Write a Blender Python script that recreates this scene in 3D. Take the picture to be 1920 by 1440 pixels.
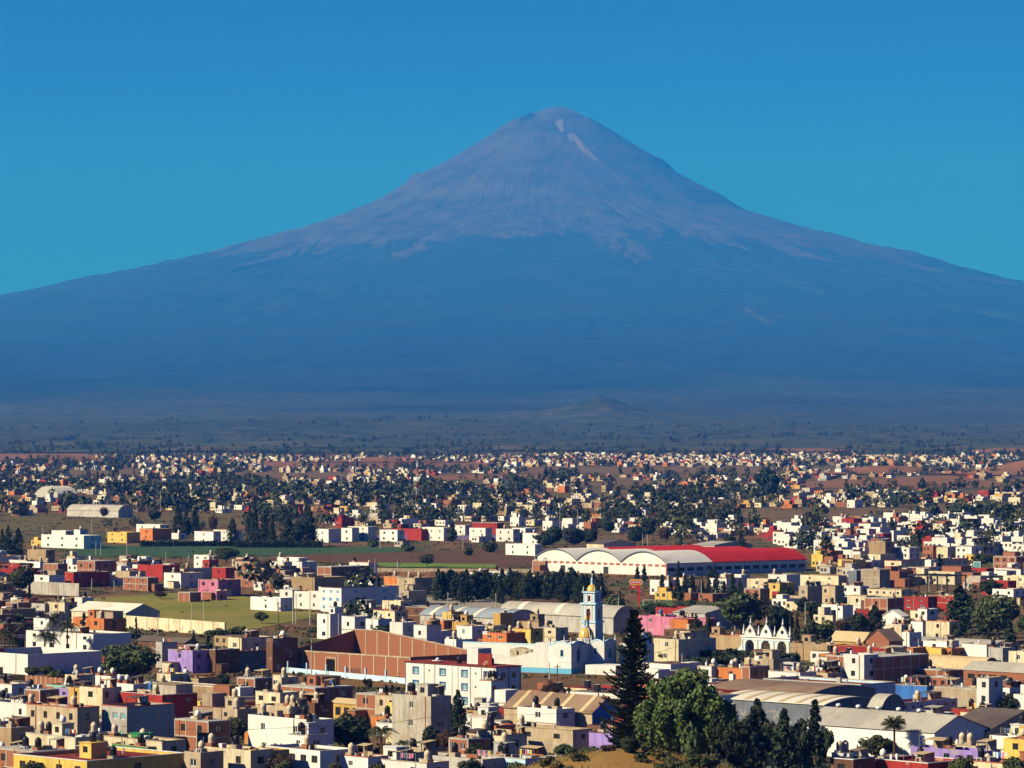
import bpy, bmesh, math, random
import numpy as np
from mathutils import Vector, Matrix, Euler
for o in list(bpy.data.objects): bpy.data.objects.remove(o)
SC = bpy.context.scene
COL = SC.collection
R = math.radians
# ---------------------------------------------------------------- camera
CAM_Z = 55.0
FPX = 6570.0            # focal length in pixels of the 1920 px wide photograph
PITCH = math.atan(125.0 / FPX)
cd = bpy.data.cameras.new('camera'); cam = bpy.data.objects.new('camera', cd); COL.objects.link(cam)
cam.location = (0, 0, CAM_Z); cam.rotation_euler = (R(90) + PITCH, 0, 0)
cd.sensor_width = 36.0; cd.lens = 36.0 * FPX / 1920.0; cd.clip_start = 5.0; cd.clip_end = 120000.0
SC.camera = cam
# ---------------------------------------------------------------- sky and sun
SUN_EL, SUN_AZ = R(33), R(112)      # azimuth measured to the left of the view axis
w = bpy.data.worlds.new('World'); SC.world = w; w.use_nodes = True
nt = w.node_tree; nt.nodes.clear()
sky = nt.nodes.new('ShaderNodeTexSky'); sky.sky_type = 'NISHITA'; sky.sun_disc = False
sky.sun_elevation = SUN_EL; sky.sun_rotation = -SUN_AZ
sky.altitude = 2200; sky.air_density = 1.0; sky.dust_density = 0.0; sky.ozone_density = 4.0
hs = nt.nodes.new('ShaderNodeMix'); hs.data_type = 'RGBA'; hs.blend_type = 'MULTIPLY'; hs.inputs[0].default_value = 1.0; hs.inputs[7].default_value = (0.065, 0.41, 1.2, 1)   # the deep blue of the photograph's sky
bg = nt.nodes.new('ShaderNodeBackground'); bg.inputs['Strength'].default_value = 0.05
wo = nt.nodes.new('ShaderNodeOutputWorld')
nt.links.new(sky.outputs[0], hs.inputs[6]); nt.links.new(hs.outputs[2], bg.inputs['Color']); nt.links.new(bg.outputs[0], wo.inputs['Surface'])
sd = bpy.data.lights.new('sun', 'SUN'); sd.energy = 5.0; sd.angle = R(0.53); sd.color = (1.0, 0.93, 0.80)
sun = bpy.data.objects.new('sun', sd); COL.objects.link(sun)
sdir = Vector((-math.sin(SUN_AZ) * math.cos(SUN_EL), math.cos(SUN_AZ) * math.cos(SUN_EL), math.sin(SUN_EL)))   # towards the sun
sun.rotation_euler = sdir.to_track_quat('Z', 'Y').to_euler(); sun.location = (-200, -200, 300)
vs = SC.view_settings; SC.display_settings.display_device = 'sRGB'
vs.view_transform = 'Standard'; vs.look = 'None'; vs.gamma = 1.0; vs.exposure = 0.5; vs.use_curve_mapping = False
SC.render.engine = 'CYCLES'; SC.cycles.use_denoising = True
try: SC.cycles.denoiser = 'OPENIMAGEDENOISE'
except Exception: pass
SC.cycles.max_bounces = 4; SC.cycles.diffuse_bounces = 1; SC.cycles.glossy_bounces = 2; SC.cycles.transmission_bounces = 2
SC.cycles.volume_bounces = 1; SC.cycles.transparent_max_bounces = 8; SC.cycles.sample_clamp_indirect = 0.05
HAZE_DENSITY = 0.000047
HAZE_COLOR = (0.02, 0.235, 1.0, 1)
# ---------------------------------------------------------------- helpers
RNG = random.Random(7)
_c, _s = math.cos(PITCH), math.sin(PITCH)
def ray(px, py):
    u, v = (px - 960) / FPX, (720 - py) / FPX
    return (u, _c - v * _s, _s + v * _c)
def plain(y):
    t = np.clip((np.asarray(y, float) - 800.0), 0, None)
    return np.where(t < 400, t * t / 800 * 0.01, 0.01 * (t - 200))
def gz(y):
    t = y - 800.0
    return 0.0 if t <= 0 else t * t / 800 * 0.01 if t < 400 else 0.01 * (t - 200)
def at(px, py, h=0.0):
    """world point on the plain (raised by h) seen at photograph pixel px, py"""
    dx, dy, dz = ray(px, py)
    lo, hi = 200.0, 9000.0
    f = lambda t: CAM_Z + dz * t - gz(dy * t) - h
    if f(hi) > 0: t = hi
    else:
        for _ in range(50):
            m = (lo + hi) / 2
            if f(m) > 0: lo = m
            else: hi = m
        t = (lo + hi) / 2
    return Vector((dx * t, dy * t, gz(dy * t)))
def proj(p):
    x, y, z = p[0], p[1], p[2] - CAM_Z
    dep = y * _c + z * _s; up = -y * _s + z * _c
    return 960 + FPX * x / dep, 720 - FPX * up / dep
def srgb(r, g, b):
    f = lambda c: (c / 255 / 12.92) if c / 255 <= 0.04045 else ((c / 255 + 0.055) / 1.055) ** 2.4
    return (f(r), f(g), f(b))
# value noise for the terrain
_tab = np.random.RandomState(3).rand(4096)
def vnoise(x, y):
    xi, yi = np.floor(x).astype(int), np.floor(y).astype(int); xf, yf = x - xi, y - yi
    h = lambda a, b: _tab[(a * 73 + b * 1031 + (a * b) % 511) & 4095]
    u, v = xf * xf * (3 - 2 * xf), yf * yf * (3 - 2 * yf)
    return (h(xi, yi) * (1 - u) + h(xi + 1, yi) * u) * (1 - v) + (h(xi, yi + 1) * (1 - u) + h(xi + 1, yi + 1) * u) * v
def fbm(x, y, n=5):
    s, a, t = 0, 0.5, 0
    for i in range(n):
        s = s + a * vnoise(x * 2 ** i + 17 * i, y * 2 ** i + 9 * i); t += a; a *= 0.5
    return s / t
def setp(o, label=None, cat=None, group=None, kind=None):
    if label: o['label'] = label
    if cat: o['category'] = cat
    if group: o['group'] = group
    if kind: o['kind'] = kind
    return o
# ---------------------------------------------------------------- materials
MATS = {}
def nodes(name):
    m = bpy.data.materials.new(name); m.use_nodes = True; n = m.node_tree; n.nodes.clear()
    out = n.nodes.new('ShaderNodeOutputMaterial'); b = n.nodes.new('ShaderNodeBsdfPrincipled')
    n.links.new(b.outputs[0], out.inputs['Surface']); return m, n, b
def mixc(n, fac, a, b):
    m = n.nodes.new('ShaderNodeMix'); m.data_type = 'RGBA'
    for s, v in ((m.inputs[0], fac), (m.inputs[6], a), (m.inputs[7], b)):
        if hasattr(v, 'links'): n.links.new(v, s)
        elif isinstance(v, (int, float)): s.default_value = v
        else: s.default_value = (*v[:3], 1)
    return m.outputs[2]
def noise(n, scale, vec=None, detail=4, rough=0.6):
    t = n.nodes.new('ShaderNodeTexNoise'); t.inputs['Scale'].default_value = scale; t.inputs['Detail'].default_value = detail
    t.inputs['Roughness'].default_value = rough
    if vec is not None: n.links.new(vec, t.inputs['Vector'])
    return t.outputs['Fac']
def ramp(n, fac, lo, hi):
    r = n.nodes.new('ShaderNodeMapRange'); r.inputs['From Min'].default_value = lo; r.inputs['From Max'].default_value = hi
    n.links.new(fac, r.inputs['Value']); return r.outputs[0]
def pos(n, sx=1, sy=1, sz=1, which='Position'):
    if which == 'Position': g = n.nodes.new('ShaderNodeNewGeometry').outputs['Position']
    else: g = n.nodes.new('ShaderNodeTexCoord').outputs['Object']
    m = n.nodes.new('ShaderNodeMapping'); m.inputs['Scale'].default_value = (sx, sy, sz); n.links.new(g, m.inputs['Vector']); return m.outputs[0]
# ---------------------------------------------------------------- volcano
SX, SY = 402.0, 33000.0
def volcano():
    L = [(1040,197),(1005,202),(985,211),(960,223),(920,249),(880,276),(840,301),(800,323),(760,346),(720,371),(680,393),(620,416),(560,435),(500,451),(430,469),(380,489),(340,496),(280,510),(200,526),(120,542),(60,555),(0,568)]
    Rr = [(1040,197),(1070,201),(1090,213),(1115,224),(1125,229),(1160,253),(1200,279),(1240,301),(1270,326),(1310,349),(1350,367),(1400,401),(1450,416),(1510,431),(1570,451),(1640,469),(1700,481),(1760,496),(1800,513),(1850,525),(1880,533),(1920,541)]
    mpp = SY / FPX
    zl = lambda y: CAM_Z + (845 - y) * mpp
    far_r = [6200, 8000, 10000, 13000, 16000, 19000, 23000, 25500, 27200, 29000]
    far_z = [1285, 1030, 800, 545, 370, 245, 125, 72, 46, 0]
    rl = [abs(a - 1040) * mpp for a, b in L] + far_r; hl = [zl(b) for a, b in L] + far_z
    rr = [abs(a - 1040) * mpp for a, b in Rr] + far_r; hr = [zl(b) for a, b in Rr] + far_z
    rad = np.concatenate([np.linspace(0, 900, 70)[1:], np.linspace(900, 5200, 190)[1:], np.geomspace(5200, 29000, 150)[1:]])
    front = np.linspace(R(-90) - R(50), R(-90) + R(50), 760)
    ang = np.concatenate([front, np.linspace(front[-1], front[0] + 2 * math.pi, 160)[1:-1]])
    na, nr = len(ang), len(rad)
    A, Rd = np.meshgrid(ang, rad)
    wgt = (1 + np.cos(A)) / 2
    H = wgt * np.interp(Rd, rr, hr) + (1 - wgt) * np.interp(Rd, rl, hl)
    X, Y = Rd * np.cos(A), Rd * np.sin(A)
    # gullies that run down the slope, strongest around the tree line
    g = 1 - np.abs(2 * fbm(A * 16 + 3 * fbm(X / 900, Y / 900, 3), Rd / 2600, 4) - 1)
    amp = np.interp(Rd, [0, 500, 1500, 3000, 5200, 9000, 16000, 29000], [0, 12, 36, 60, 70, 60, 35, 0])
    msk = np.clip(fbm(X / 2500 + 11, Y / 2500 + 3, 3) * 2.4 - .55, .15, 1.2)
    H += (g - 0.75) * amp * 1.15 * msk
    g2 = 1 - np.abs(2 * fbm(A * 47 + 5, Rd / 1500, 3) - 1)
    H += (g2 - 0.7) * amp * 0.12 * msk
    H += (fbm(X / 320 + 50, Y / 320 + 80, 5) - 0.5) * np.interp(Rd, [0, 600, 3000, 9000, 24000, 29000], [8, 40, 60, 42, 30, 0])
    # crater: the near rim lies lower than the far one
    cx, cy = -60.0, 120.0
    dist = np.hypot((X - cx) / 330, (Y - cy) / 260)
    H -= np.clip(1 - dist, 0, 1) ** 0.6 * 170
    near = np.exp(-(((X + 20) / 420) ** 2 + ((Y + 230) / 190) ** 2)); H -= near * 85
    H += 165 * np.exp(-(((X + 5) / 300) ** 2 + ((Y - 330) / 200) ** 2))
    H += 26 * np.exp(-(((X + 300) / 30) ** 2 + ((Y - 0) / 60) ** 2))
    for (bx_, by_, bh, bw) in ((-1330, -40, 34, 45), (-1290, -60, 20, 30), (1000, -30, 30, 50), (1080, -60, 22, 40), (1390, -20, 26, 60), (1800, -40, 30, 60), (-3400, -60, 26, 70), (-2600, -60, 22, 60), (2700, -40, 24, 80), (-235, -60, 34, 34), (-190, -70, 22, 26), (330, -60, 20, 40)): H += bh * np.exp(-((X - bx_) / bw) ** 2 - ((Y - by_) / (bw * 2.2)) ** 2)
    # small cinder cone and rolling foothills
    wx, wy = X + SX, Y + SY
    for (px, dd, hh, rw) in ((1125, 11000, 55, 120), (1150, 11300, 22, 330), (830, 9300, 30, 260), (640, 9800, 22, 300), (300, 9800, 20, 300), (1500, 9500, 15, 330), (480, 9000, 15, 260)):
        x0 = (px - 960) / FPX * dd
        q = np.hypot(wx - x0, (wy - dd) / 1.4)
        H += hh * np.exp(-(q / rw) ** 1.6)
    az = A + math.pi / 2
    fing = fbm(az * 9 + 40, Rd / 5200 + 2, 4) * 620 + (g - .6) * 330 + fbm(X / 420 + 9, Y / 420 + 4, 4) * 360
    tl = H - fing - np.where(az > 0, -60, 30) * np.minimum(1, np.abs(az))        # tree line height follows the gullies
    bare = np.clip((tl - 1255) / 36, 0, 1)
    scar = np.zeros_like(H)
    PX, PY = 960 + FPX * (X + SX) / (Y + SY), 845 - FPX * (H - CAM_Z) / (Y + SY)
    wob = (fbm(X / 45, H / 45, 3) - .5) * 16
    def streak(p0, p1, w0, w1):
        (xa, za), (xb, zb) = p0, p1; ex, ez = xb - xa, zb - za; t = np.clip(((PX - xa) * ex + (PY - za) * ez) / (ex * ex + ez * ez), 0, 1)
        return np.clip(1.5 - (np.hypot(PX - xa - t * ex, PY - za - t * ez) + wob * .5) / (w0 + (w1 - w0) * t), 0, 1) * (Y < 120)
    for s in (((1050, 228), (1054, 242), 6, 4), ((1074, 252), (1098, 282), 4, 6), ((1098, 282), (1120, 299), 5, 2), ((1067, 254), (1072, 264), 3, 2), ((1400, 580), (1440, 604), 3, 4)): scar = np.maximum(scar, streak(*s))
    dark = np.maximum(streak((982, 219), (1006, 209), 9, 7), .7 * streak((1125, 228), (1132, 240), 3, 3))
    verts = [(0, 0, hl[0] - 100)] + [(float(x), float(y), float(z)) for x, y, z in zip(X.ravel(), Y.ravel(), H.ravel())]
    idx = lambda i, j: 1 + i * na + j % na
    faces = [(0, idx(0, j), idx(0, j + 1)) for j in range(na)]; keep = (np.abs(X + SX) < 9300) & (Y + SY < 39000)
    for i in range(nr - 1):
        for j in range(na):
            if keep[i + 1, j] and keep[i + 1, (j + 1) % na] and keep[i, j]: faces.append((idx(i, j), idx(i + 1, j), idx(i + 1, j + 1), idx(i, j + 1)))
    me = bpy.data.meshes.new('volcano'); me.from_pydata(verts, [], faces); me.update()
    me.polygons.foreach_set('use_smooth', [True] * len(faces))
    global VOLC; VOLC = (rad, ang, H)
    for nm, arr, v0 in (('bare', bare, 1.0), ('scar', scar, 0.0), ('crag', dark, 0.0)):
        at_ = me.attributes.new(nm, 'FLOAT', 'POINT'); at_.data.foreach_set('value', np.concatenate([[v0], arr.ravel()]).astype(np.float32))
    o = bpy.data.objects.new('volcano', me); COL.objects.link(o); o.location = (SX, SY, 0)
    setp(o, 'conical volcano with a bare ash summit above a dark forested base', 'volcano', kind='structure')
    m, n, b = nodes('volcano_slopes')
    P = n.nodes.new('ShaderNodeNewGeometry').outputs['Position']; sep = n.nodes.new('ShaderNodeSeparateXYZ'); n.links.new(P, sep.inputs[0])
    z = sep.outputs['Z']
    def attr(nm):
        t = n.nodes.new('ShaderNodeAttribute'); t.attribute_name = nm; return t.outputs['Fac']
    tree = attr('bare')
    ashn = noise(n, 1.0, pos(n, 1 / 260, 1 / 260, 1 / 700), 6, 0.65)
    ash = mixc(n, ramp(n, ashn, 0.36, 0.64), (0.024, 0.021, 0.020), (0.056, 0.047, 0.042))
    # pale rubble chute below the rim
    fn = noise(n, 1.0, pos(n, 1 / 60, 1 / 60, 1 / 40), 10, 0.75)
    big = noise(n, 1.0, pos(n, 1 / 1600, 1 / 2600, 1 / 500), 6, 0.6)
    fb = noise(n, 1.0, pos(n, 1 / 700, 1 / 1100, 1 / 300), 5, 0.6)
    fmx = n.nodes.new('ShaderNodeMath'); fmx.operation = 'MULTIPLY_ADD'; n.links.new(fn, fmx.inputs[0]); fmx.inputs[1].default_value = .5; n.links.new(ramp(n, fb, -.2, 1.2), fmx.inputs[2])
    forest = mixc(n, ramp(n, fmx.outputs[0], 0.45, 1.05), (0.004, 0.009, 0.007), (0.022, 0.034, 0.020))
    low = mixc(n, ramp(n, fn, 0.42, 0.62), (0.020, 0.036, 0.017), (0.085, 0.080, 0.045))
    lowm = n.nodes.new('ShaderNodeMath'); lowm.operation = 'MULTIPLY_ADD'; n.links.new(big, lowm.inputs[0]); lowm.inputs[1].default_value = 900; n.links.new(z, lowm.inputs[2])
    lf = ramp(n, lowm.outputs[0], 900, 520)
    body = mixc(n, lf, forest, low)
    ash = mixc(n, attr('crag'), ash, (0.006, 0.006, 0.008)); ash = mixc(n, attr('scar'), ash, (0.12, 0.095, 0.08))
    body = mixc(n, attr('scar'), body, (0.05, 0.05, 0.036))
    colr = mixc(n, tree, body, ash)
    n.links.new(colr, b.inputs['Base Color']); b.inputs['Roughness'].default_value = 0.95; b.inputs['Specular IOR Level'].default_value = 0.05
    bp = n.nodes.new('ShaderNodeBump'); bp.inputs['Strength'].default_value = 0.25; bp.inputs['Distance'].default_value = 20; n.links.new(fn, bp.inputs['Height']); n.links.new(bp.outputs[0], b.inputs['Normal'])
    me.materials.append(m)
volcano()
def tz(x, y):
    """height of the land, the mountain's foot included"""
    z = min(gz(y), 56.0)
    if y > 5200:
        rad, ang, H = VOLC; r = math.hypot(x - SX, y - SY); a = math.atan2(y - SY, x - SX)
        z = max(z, float(H[min(np.searchsorted(rad, r), len(rad) - 1), int(np.argmin(np.abs(ang[:760] - a)))]))
    return z
# ---------------------------------------------------------------- ground
def grid_mesh(name, xs, ys, zf):
    X, Y = np.meshgrid(xs, ys); Z = zf(X, Y); nx = len(xs)
    v = np.stack([X.ravel(), Y.ravel(), Z.ravel()], 1)
    f = [(j * nx + i, j * nx + i + 1, (j + 1) * nx + i + 1, (j + 1) * nx + i) for j in range(len(ys) - 1) for i in range(nx - 1)]
    me = bpy.data.meshes.new(name); me.from_pydata(v.tolist(), [], f); me.update()
    me.polygons.foreach_set('use_smooth', [True] * len(f)); return me
def ground():
    ys = np.concatenate([np.linspace(-800, 300, 5)[:-1], np.linspace(300, 6600, 160), np.geomspace(6700, 39200, 20)])
    xs = np.concatenate([-np.geomspace(1200, 9500, 10)[::-1], np.linspace(-1150, 1150, 60), np.geomspace(1200, 9500, 10)])
    me = grid_mesh('ground', xs, ys, lambda X, Y: np.minimum(plain(Y), 56.0))
    o = bpy.data.objects.new('ground', me); COL.objects.link(o); setp(o, 'dusty earth and dry grass plain under the town', 'ground', kind='structure')
    m, n, b = nodes('dry_earth')
    a = noise(n, 1.0, pos(n, 1 / 40, 1 / 90, 1), 6, 0.65); c = noise(n, 1.0, pos(n, 1 / 5, 1 / 7, 1), 6, 0.7)
    base = mixc(n, ramp(n, a, 0.44, 0.56), (0.04, 0.058, 0.018), (0.15, 0.07, 0.032))
    n.links.new(mixc(n, ramp(n, c, 0.45, 0.68), base, (0.19, 0.13, 0.065)), b.inputs['Base Color']); b.inputs['Roughness'].default_value = 0.95
    b.inputs['Specular IOR Level'].default_value = 0.1
    me.materials.append(m)
ground()
# ---------------------------------------------------------------- town materials
def plaster(name, col, dirt=0.35, rough=0.9, scale=1.0):
    m, n, b = nodes(name)
    oi = n.nodes.new('ShaderNodeObjectInfo')
    s1 = noise(n, 1.0, pos(n, 0.9 * scale, 0.9 * scale, 0.16 * scale), 5, 0.65)     # streaks running down
    s2 = noise(n, 1.0, pos(n, 0.22, 0.22, 0.22), 4, 0.6)
    dark = tuple(c * (0.55 - 0.1 * dirt) for c in col); brown = tuple(c * k for c, k in zip(col, (0.62, 0.52, 0.42)))
    c1 = mixc(n, ramp(n, s1, 0.46, 0.75), col, dark)
    c2 = mixc(n, ramp(n, s2, 0.48, 0.78), c1, brown)
    s3 = noise(n, 1.0, pos(n, 0.35, 0.35, 0.5), 6, 0.7)
    if dirt > .45: c2 = mixc(n, ramp(n, s3, 0.60, 0.66), c2, (.40, .34, .26))       # render fallen off the blockwork
    fin = mixc(n, dirt, col, c2)
    hv = n.nodes.new('ShaderNodeHueSaturation'); n.links.new(fin, hv.inputs['Color'])
    n.links.new(ramp(n, oi.outputs['Random'], -4.0, 1.15), hv.inputs['Value'])
    n.links.new(hv.outputs[0], b.inputs['Base Color']); b.inputs['Roughness'].default_value = rough; b.inputs['Specular IOR Level'].default_value = 0.2
    MATS[name] = m; return m
def ribbed(name, col, col2, pitch=1.0, rough=0.6, axis='x', dirt=0.5):
    m, n, b = nodes(name)
    v = pos(n, 1, 1, 1, 'Object')
    wv = n.nodes.new('ShaderNodeTexWave'); wv.wave_type = 'BANDS'; wv.bands_direction = 'X' if axis == 'x' else 'Y'
    wv.inputs['Scale'].default_value = 0.31416 / pitch; wv.inputs['Distortion'].default_value = 0.0; n.links.new(v, wv.inputs['Vector'])
    s = noise(n, 0.12, v, 5, 0.65); s2 = noise(n, 0.6, v, 4, 0.7)
    c = mixc(n, ramp(n, s, 0.35, 0.7), col, col2)
    c = mixc(n, ramp(n, s2, 0.6, 0.9), c, tuple(x * 0.6 for x in col2))
    s3 = noise(n, 0.35, pos(n, 1, .25, 1, 'Object'), 6, .75); c = mixc(n, ramp(n, s3, .55, .75), c, tuple(x * y for x, y in zip(col, (.75, .5, .38))))
    n.links.new(c, b.inputs['Base Color']); b.inputs['Roughness'].default_value = rough; b.inputs['Specular IOR Level'].default_value = .15
    bp = n.nodes.new('ShaderNodeBump'); bp.inputs['Strength'].default_value = 0.5; bp.inputs['Distance'].default_value = 0.12
    n.links.new(wv.outputs['Fac'], bp.inputs['Height']); n.links.new(bp.outputs[0], b.inputs['Normal'])
    MATS[name] = m; return m
def flat(name, col, rough=0.7, spec=0.3, metal=0.0):
    m, n, b = nodes(name); b.inputs['Base Color'].default_value = (*col, 1); b.inputs['Roughness'].default_value = rough
    b.inputs['Specular IOR Level'].default_value = spec; b.inputs['Metallic'].default_value = metal; MATS[name] = m; return m
PAINT = dict(white=(.80,.79,.75), cream=(.74,.65,.45), beige=(.54,.43,.29), tan=(.42,.30,.17), yellow=(.78,.55,.13), ochre=(.62,.38,.10),
             orange=(.60,.20,.06), red=(.36,.035,.028), pink=(.58,.20,.32), purple=(.38,.29,.68), violet=(.36,.26,.66), turquoise=(.28,.66,.60), paleblue=(.52,.74,.86),
             blue=(.05,.18,.55), green=(.04,.30,.09), brown=(.17,.085,.05), grey=(.36,.34,.31), lightgrey=(.52,.50,.46), slate=(.16,.18,.22))
for k, c in PAINT.items(): plaster(k, c, 0.44 if k in ('white', 'paleblue') else 0.85)
plaster('concrete', (.52,.48,.40), 1.0, scale=1.6)
plaster('blockwork', (.42,.33,.23), 0.8)
def brick_mat():
    m, n, b = nodes('brick'); v = pos(n, 1, 1, 1)
    a = noise(n, 2.2, v, 6, 0.75); s = noise(n, 0.25, v, 4)
    c = mixc(n, ramp(n, a, 0.25, 0.75), (.36,.095,.038), (.62,.235,.09)); c = mixc(n, ramp(n, s, 0.5, 0.9), c, (.46,.26,.14))
    z = n.nodes.new('ShaderNodeTexWave'); z.bands_direction = 'Z'; z.inputs['Scale'].default_value = 1.2; z.inputs['Distortion'].default_value = 0.4; n.links.new(v, z.inputs['Vector'])
    c = mixc(n, ramp(n, z.outputs['Fac'], 2.2, 0.2), c, (.24,.10,.06))
    n.links.new(c, b.inputs['Base Color']); b.inputs['Roughness'].default_value = 0.95; b.inputs['Specular IOR Level'].default_value = 0.1; MATS['brick'] = m
brick_mat()
for k, c in dict(redroof=(.27,.035,.022), brownroof=(.15,.08,.045), greyroof=(.21,.17,.125), tanroof=(.36,.27,.16), darkroof=(.10,.075,.06), blueroof=(.06,.22,.6)).items():
    plaster(k, c, 0.9)
ribbed('sheet_brown', (.20,.13,.085), (.28,.19,.12), 1.0)
ribbed('sheet_dark', (.085,.065,.055), (.14,.11,.09), 1.0)
ribbed('sheet_grey', (.33,.31,.27), (.44,.41,.35), 1.2)
ribbed('sheet_blue', (.20,.25,.31), (.29,.33,.36), 1.2)
ribbed('sheet_tan', (.46,.35,.19), (.56,.44,.26), 1.2)
ribbed('sheet_pale', (.62,.58,.48), (.72,.68,.58), 1.2)
ribbed('sheet_white', (.66,.64,.58), (.76,.74,.68), 2.0)
ribbed('sheet_red', (.46,.020,.012), (.56,.03,.018), 2.0)
for k, (c1, c2) in dict(brown=((.20,.13,.085),(.28,.19,.12)), dark=((.085,.065,.055),(.14,.11,.09)), grey=((.33,.31,.27),(.44,.41,.35)), blue=((.20,.25,.31),(.29,.33,.36)), tan=((.46,.35,.19),(.56,.44,.26)), pale=((.62,.58,.48),(.72,.68,.58)), white=((.66,.64,.58),(.76,.74,.68)), red=((.46,.020,.012),(.56,.03,.018))).items():
    ribbed('sheet_' + k + '_y', c1, c2, 1.2, axis='y')
flat('glass', (.02,.025,.03), 0.12, 0.5); flat('frame_white', (.75,.75,.73)); flat('frame_dark', (.03,.028,.03)); flat('frame_brown', (.12,.06,.035)); flat('frame_blue', (.03,.07,.32))
flat('glass_teal', (.12,.34,.33), 0.2, 0.5); flat('glass_blue', (.03,.30,.62), 0.2, 0.5)
flat('steel_dark', (.02,.02,.022), 0.5); flat('steel_grey', (.35,.35,.35), 0.5); flat('pole_concrete', (.45,.41,.34), 0.9); flat('pole_wood', (.10,.055,.035), 0.9)
flat('tank_beige', (.62,.50,.34), 0.6); flat('tank_black', (.012,.012,.014), 0.45); flat('tank_white', (.75,.72,.66), 0.6); flat('tank_blue', (.05,.18,.45), 0.5)
flat('sign_red', (.55,.01,.015), 0.4); flat('sign_yellow', (.85,.55,.03), 0.4); flat('dome_yellow', (.70,.43,.06), 0.35, 0.5); flat('trim_blue', (.46,.70,.84)); flat('mast_red', (.45,.04,.03)); flat('lettering', (.85,.85,.82))
flat('band_blue', (.12,.42,.62)); flat('tile_red', (.36,.09,.045)); flat('door_metal', (.30,.30,.31), 0.5); flat('doorway_shade', (.012,.011,.011), 0.95, 0.0)
# ---------------------------------------------------------------- mesh collector
class MB:
    def __init__(s): s.v, s.f, s.m, s.sm = [], [], [], []
    def add(s, vs, fs, mi=0, smooth=False):
        k = len(s.v); s.v += [tuple(p) for p in vs]; s.f += [tuple(i + k for i in f) for f in fs]; s.m += [mi] * len(fs); s.sm += [smooth] * len(fs); return s
    def box(s, x0, x1, y0, y1, z0, z1, mi=0):
        return s.add([(x0,y0,z0),(x1,y0,z0),(x1,y1,z0),(x0,y1,z0),(x0,y0,z1),(x1,y0,z1),(x1,y1,z1),(x0,y1,z1)],
                     [(0,3,2,1),(4,5,6,7),(0,1,5,4),(1,2,6,5),(2,3,7,6),(3,0,4,7)], mi)
    def lathe(s, prof, cx=0, cy=0, z0=0, n=14, mi=0, smooth=True):
        vs, fs = [], []
        for r, z in prof:
            for i in range(n):
                a = 2 * math.pi * i / n; vs.append((cx + r * math.cos(a), cy + r * math.sin(a), z0 + z))
        for j in range(len(prof) - 1):
            for i in range(n): fs.append((j*n+i, j*n+(i+1)%n, (j+1)*n+(i+1)%n, (j+1)*n+i))
        fs.append(tuple(range((len(prof)-1)*n, len(prof)*n))); fs.append(tuple(range(n))[::-1])
        return s.add(vs, fs, mi, smooth)
    def prism(s, poly, y0, y1, mi=0, axis='y'):
        """polygon in (a, z), extruded along the other horizontal axis"""
        k = len(poly); P = (lambda a, z, t: (a, t, z)) if axis == 'y' else (lambda a, z, t: (t, a, z))
        vs = [P(a, z, y0) for a, z in poly] + [P(a, z, y1) for a, z in poly]
        fs = [tuple(range(k)), tuple(range(2*k-1, k-1, -1))] + [(i, i + k, (i + 1) % k + k, (i + 1) % k) for i in range(k)]
        return s.add(vs, fs, mi)
    def tube(s, p, q, r, r2=None, n=6, mi=0):
        p, q = Vector(p), Vector(q); d = (q - p).normalized(); a = d.orthogonal().normalized(); b = d.cross(a); r2 = r if r2 is None else r2
        vs = [p + (a * math.cos(t) + b * math.sin(t)) * r for t in [2*math.pi*i/n for i in range(n)]] + [q + (a * math.cos(t) + b * math.sin(t)) * r2 for t in [2*math.pi*i/n for i in range(n)]]
        return s.add(vs, [(i, (i+1)%n, n+(i+1)%n, n+i) for i in range(n)] + [tuple(range(n))[::-1], tuple(range(n, 2*n))], mi)
    def mesh(s, name, mats):
        me = bpy.data.meshes.new(name); me.from_pydata(s.v, [], s.f)
        for m in ([mats] if isinstance(mats, str) else mats): me.materials.append(MATS[m])
        me.polygons.foreach_set('material_index', s.m); me.polygons.foreach_set('use_smooth', s.sm); me.update(); return me
    def obj(s, name, mats, parent=None, loc=(0,0,0), rz=0): return link(name, s.mesh(name, mats), parent, loc, rz)
def link(name, data, parent=None, loc=(0,0,0), rz=0, scale=None):
    o = bpy.data.objects.new(name, data); COL.objects.link(o); o.location = loc; o.rotation_euler = (0, 0, rz)
    if scale is not None: o.scale = scale
    if parent is not None: o.parent = parent
    return o
def empty(name, loc, rz=0):
    o = link(name, None, None, loc, rz); o.empty_display_size = 1; return o
# wall plane with recessed openings; the plane runs along local x, its outside towards -y
def wall_face(mb, w, z0, z1, ops, tf, depth=0.18, mi=0):
    xs = sorted({0.0, w, *[q for o in ops for q in (o[0], o[1])]}); zs = sorted({z0, z1, *[q for o in ops for q in (o[2], o[3])]})
    T = lambda x, y, z: tf(x, y, z)
    for i in range(len(xs) - 1):
        for j in range(len(zs) - 1):
            cx, cz = (xs[i] + xs[i+1]) / 2, (zs[j] + zs[j+1]) / 2
            if any(o[0] < cx < o[1] and o[2] < cz < o[3] for o in ops): continue
            mb.add([T(xs[i],0,zs[j]), T(xs[i+1],0,zs[j]), T(xs[i+1],0,zs[j+1]), T(xs[i],0,zs[j+1])], [(0,1,2,3)], mi)
    for a, b, c, d in [o[:4] for o in ops]:
        q = [(a,c),(b,c),(b,d),(a,d)]
        for k in range(4):
            (p0, q0), (p1, q1) = q[k], q[(k+1)%4]
            mb.add([T(p0,0,q0), T(p0,depth,q0), T(p1,depth,q1), T(p1,0,q1)], [(0,1,2,3)], mi)
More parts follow.
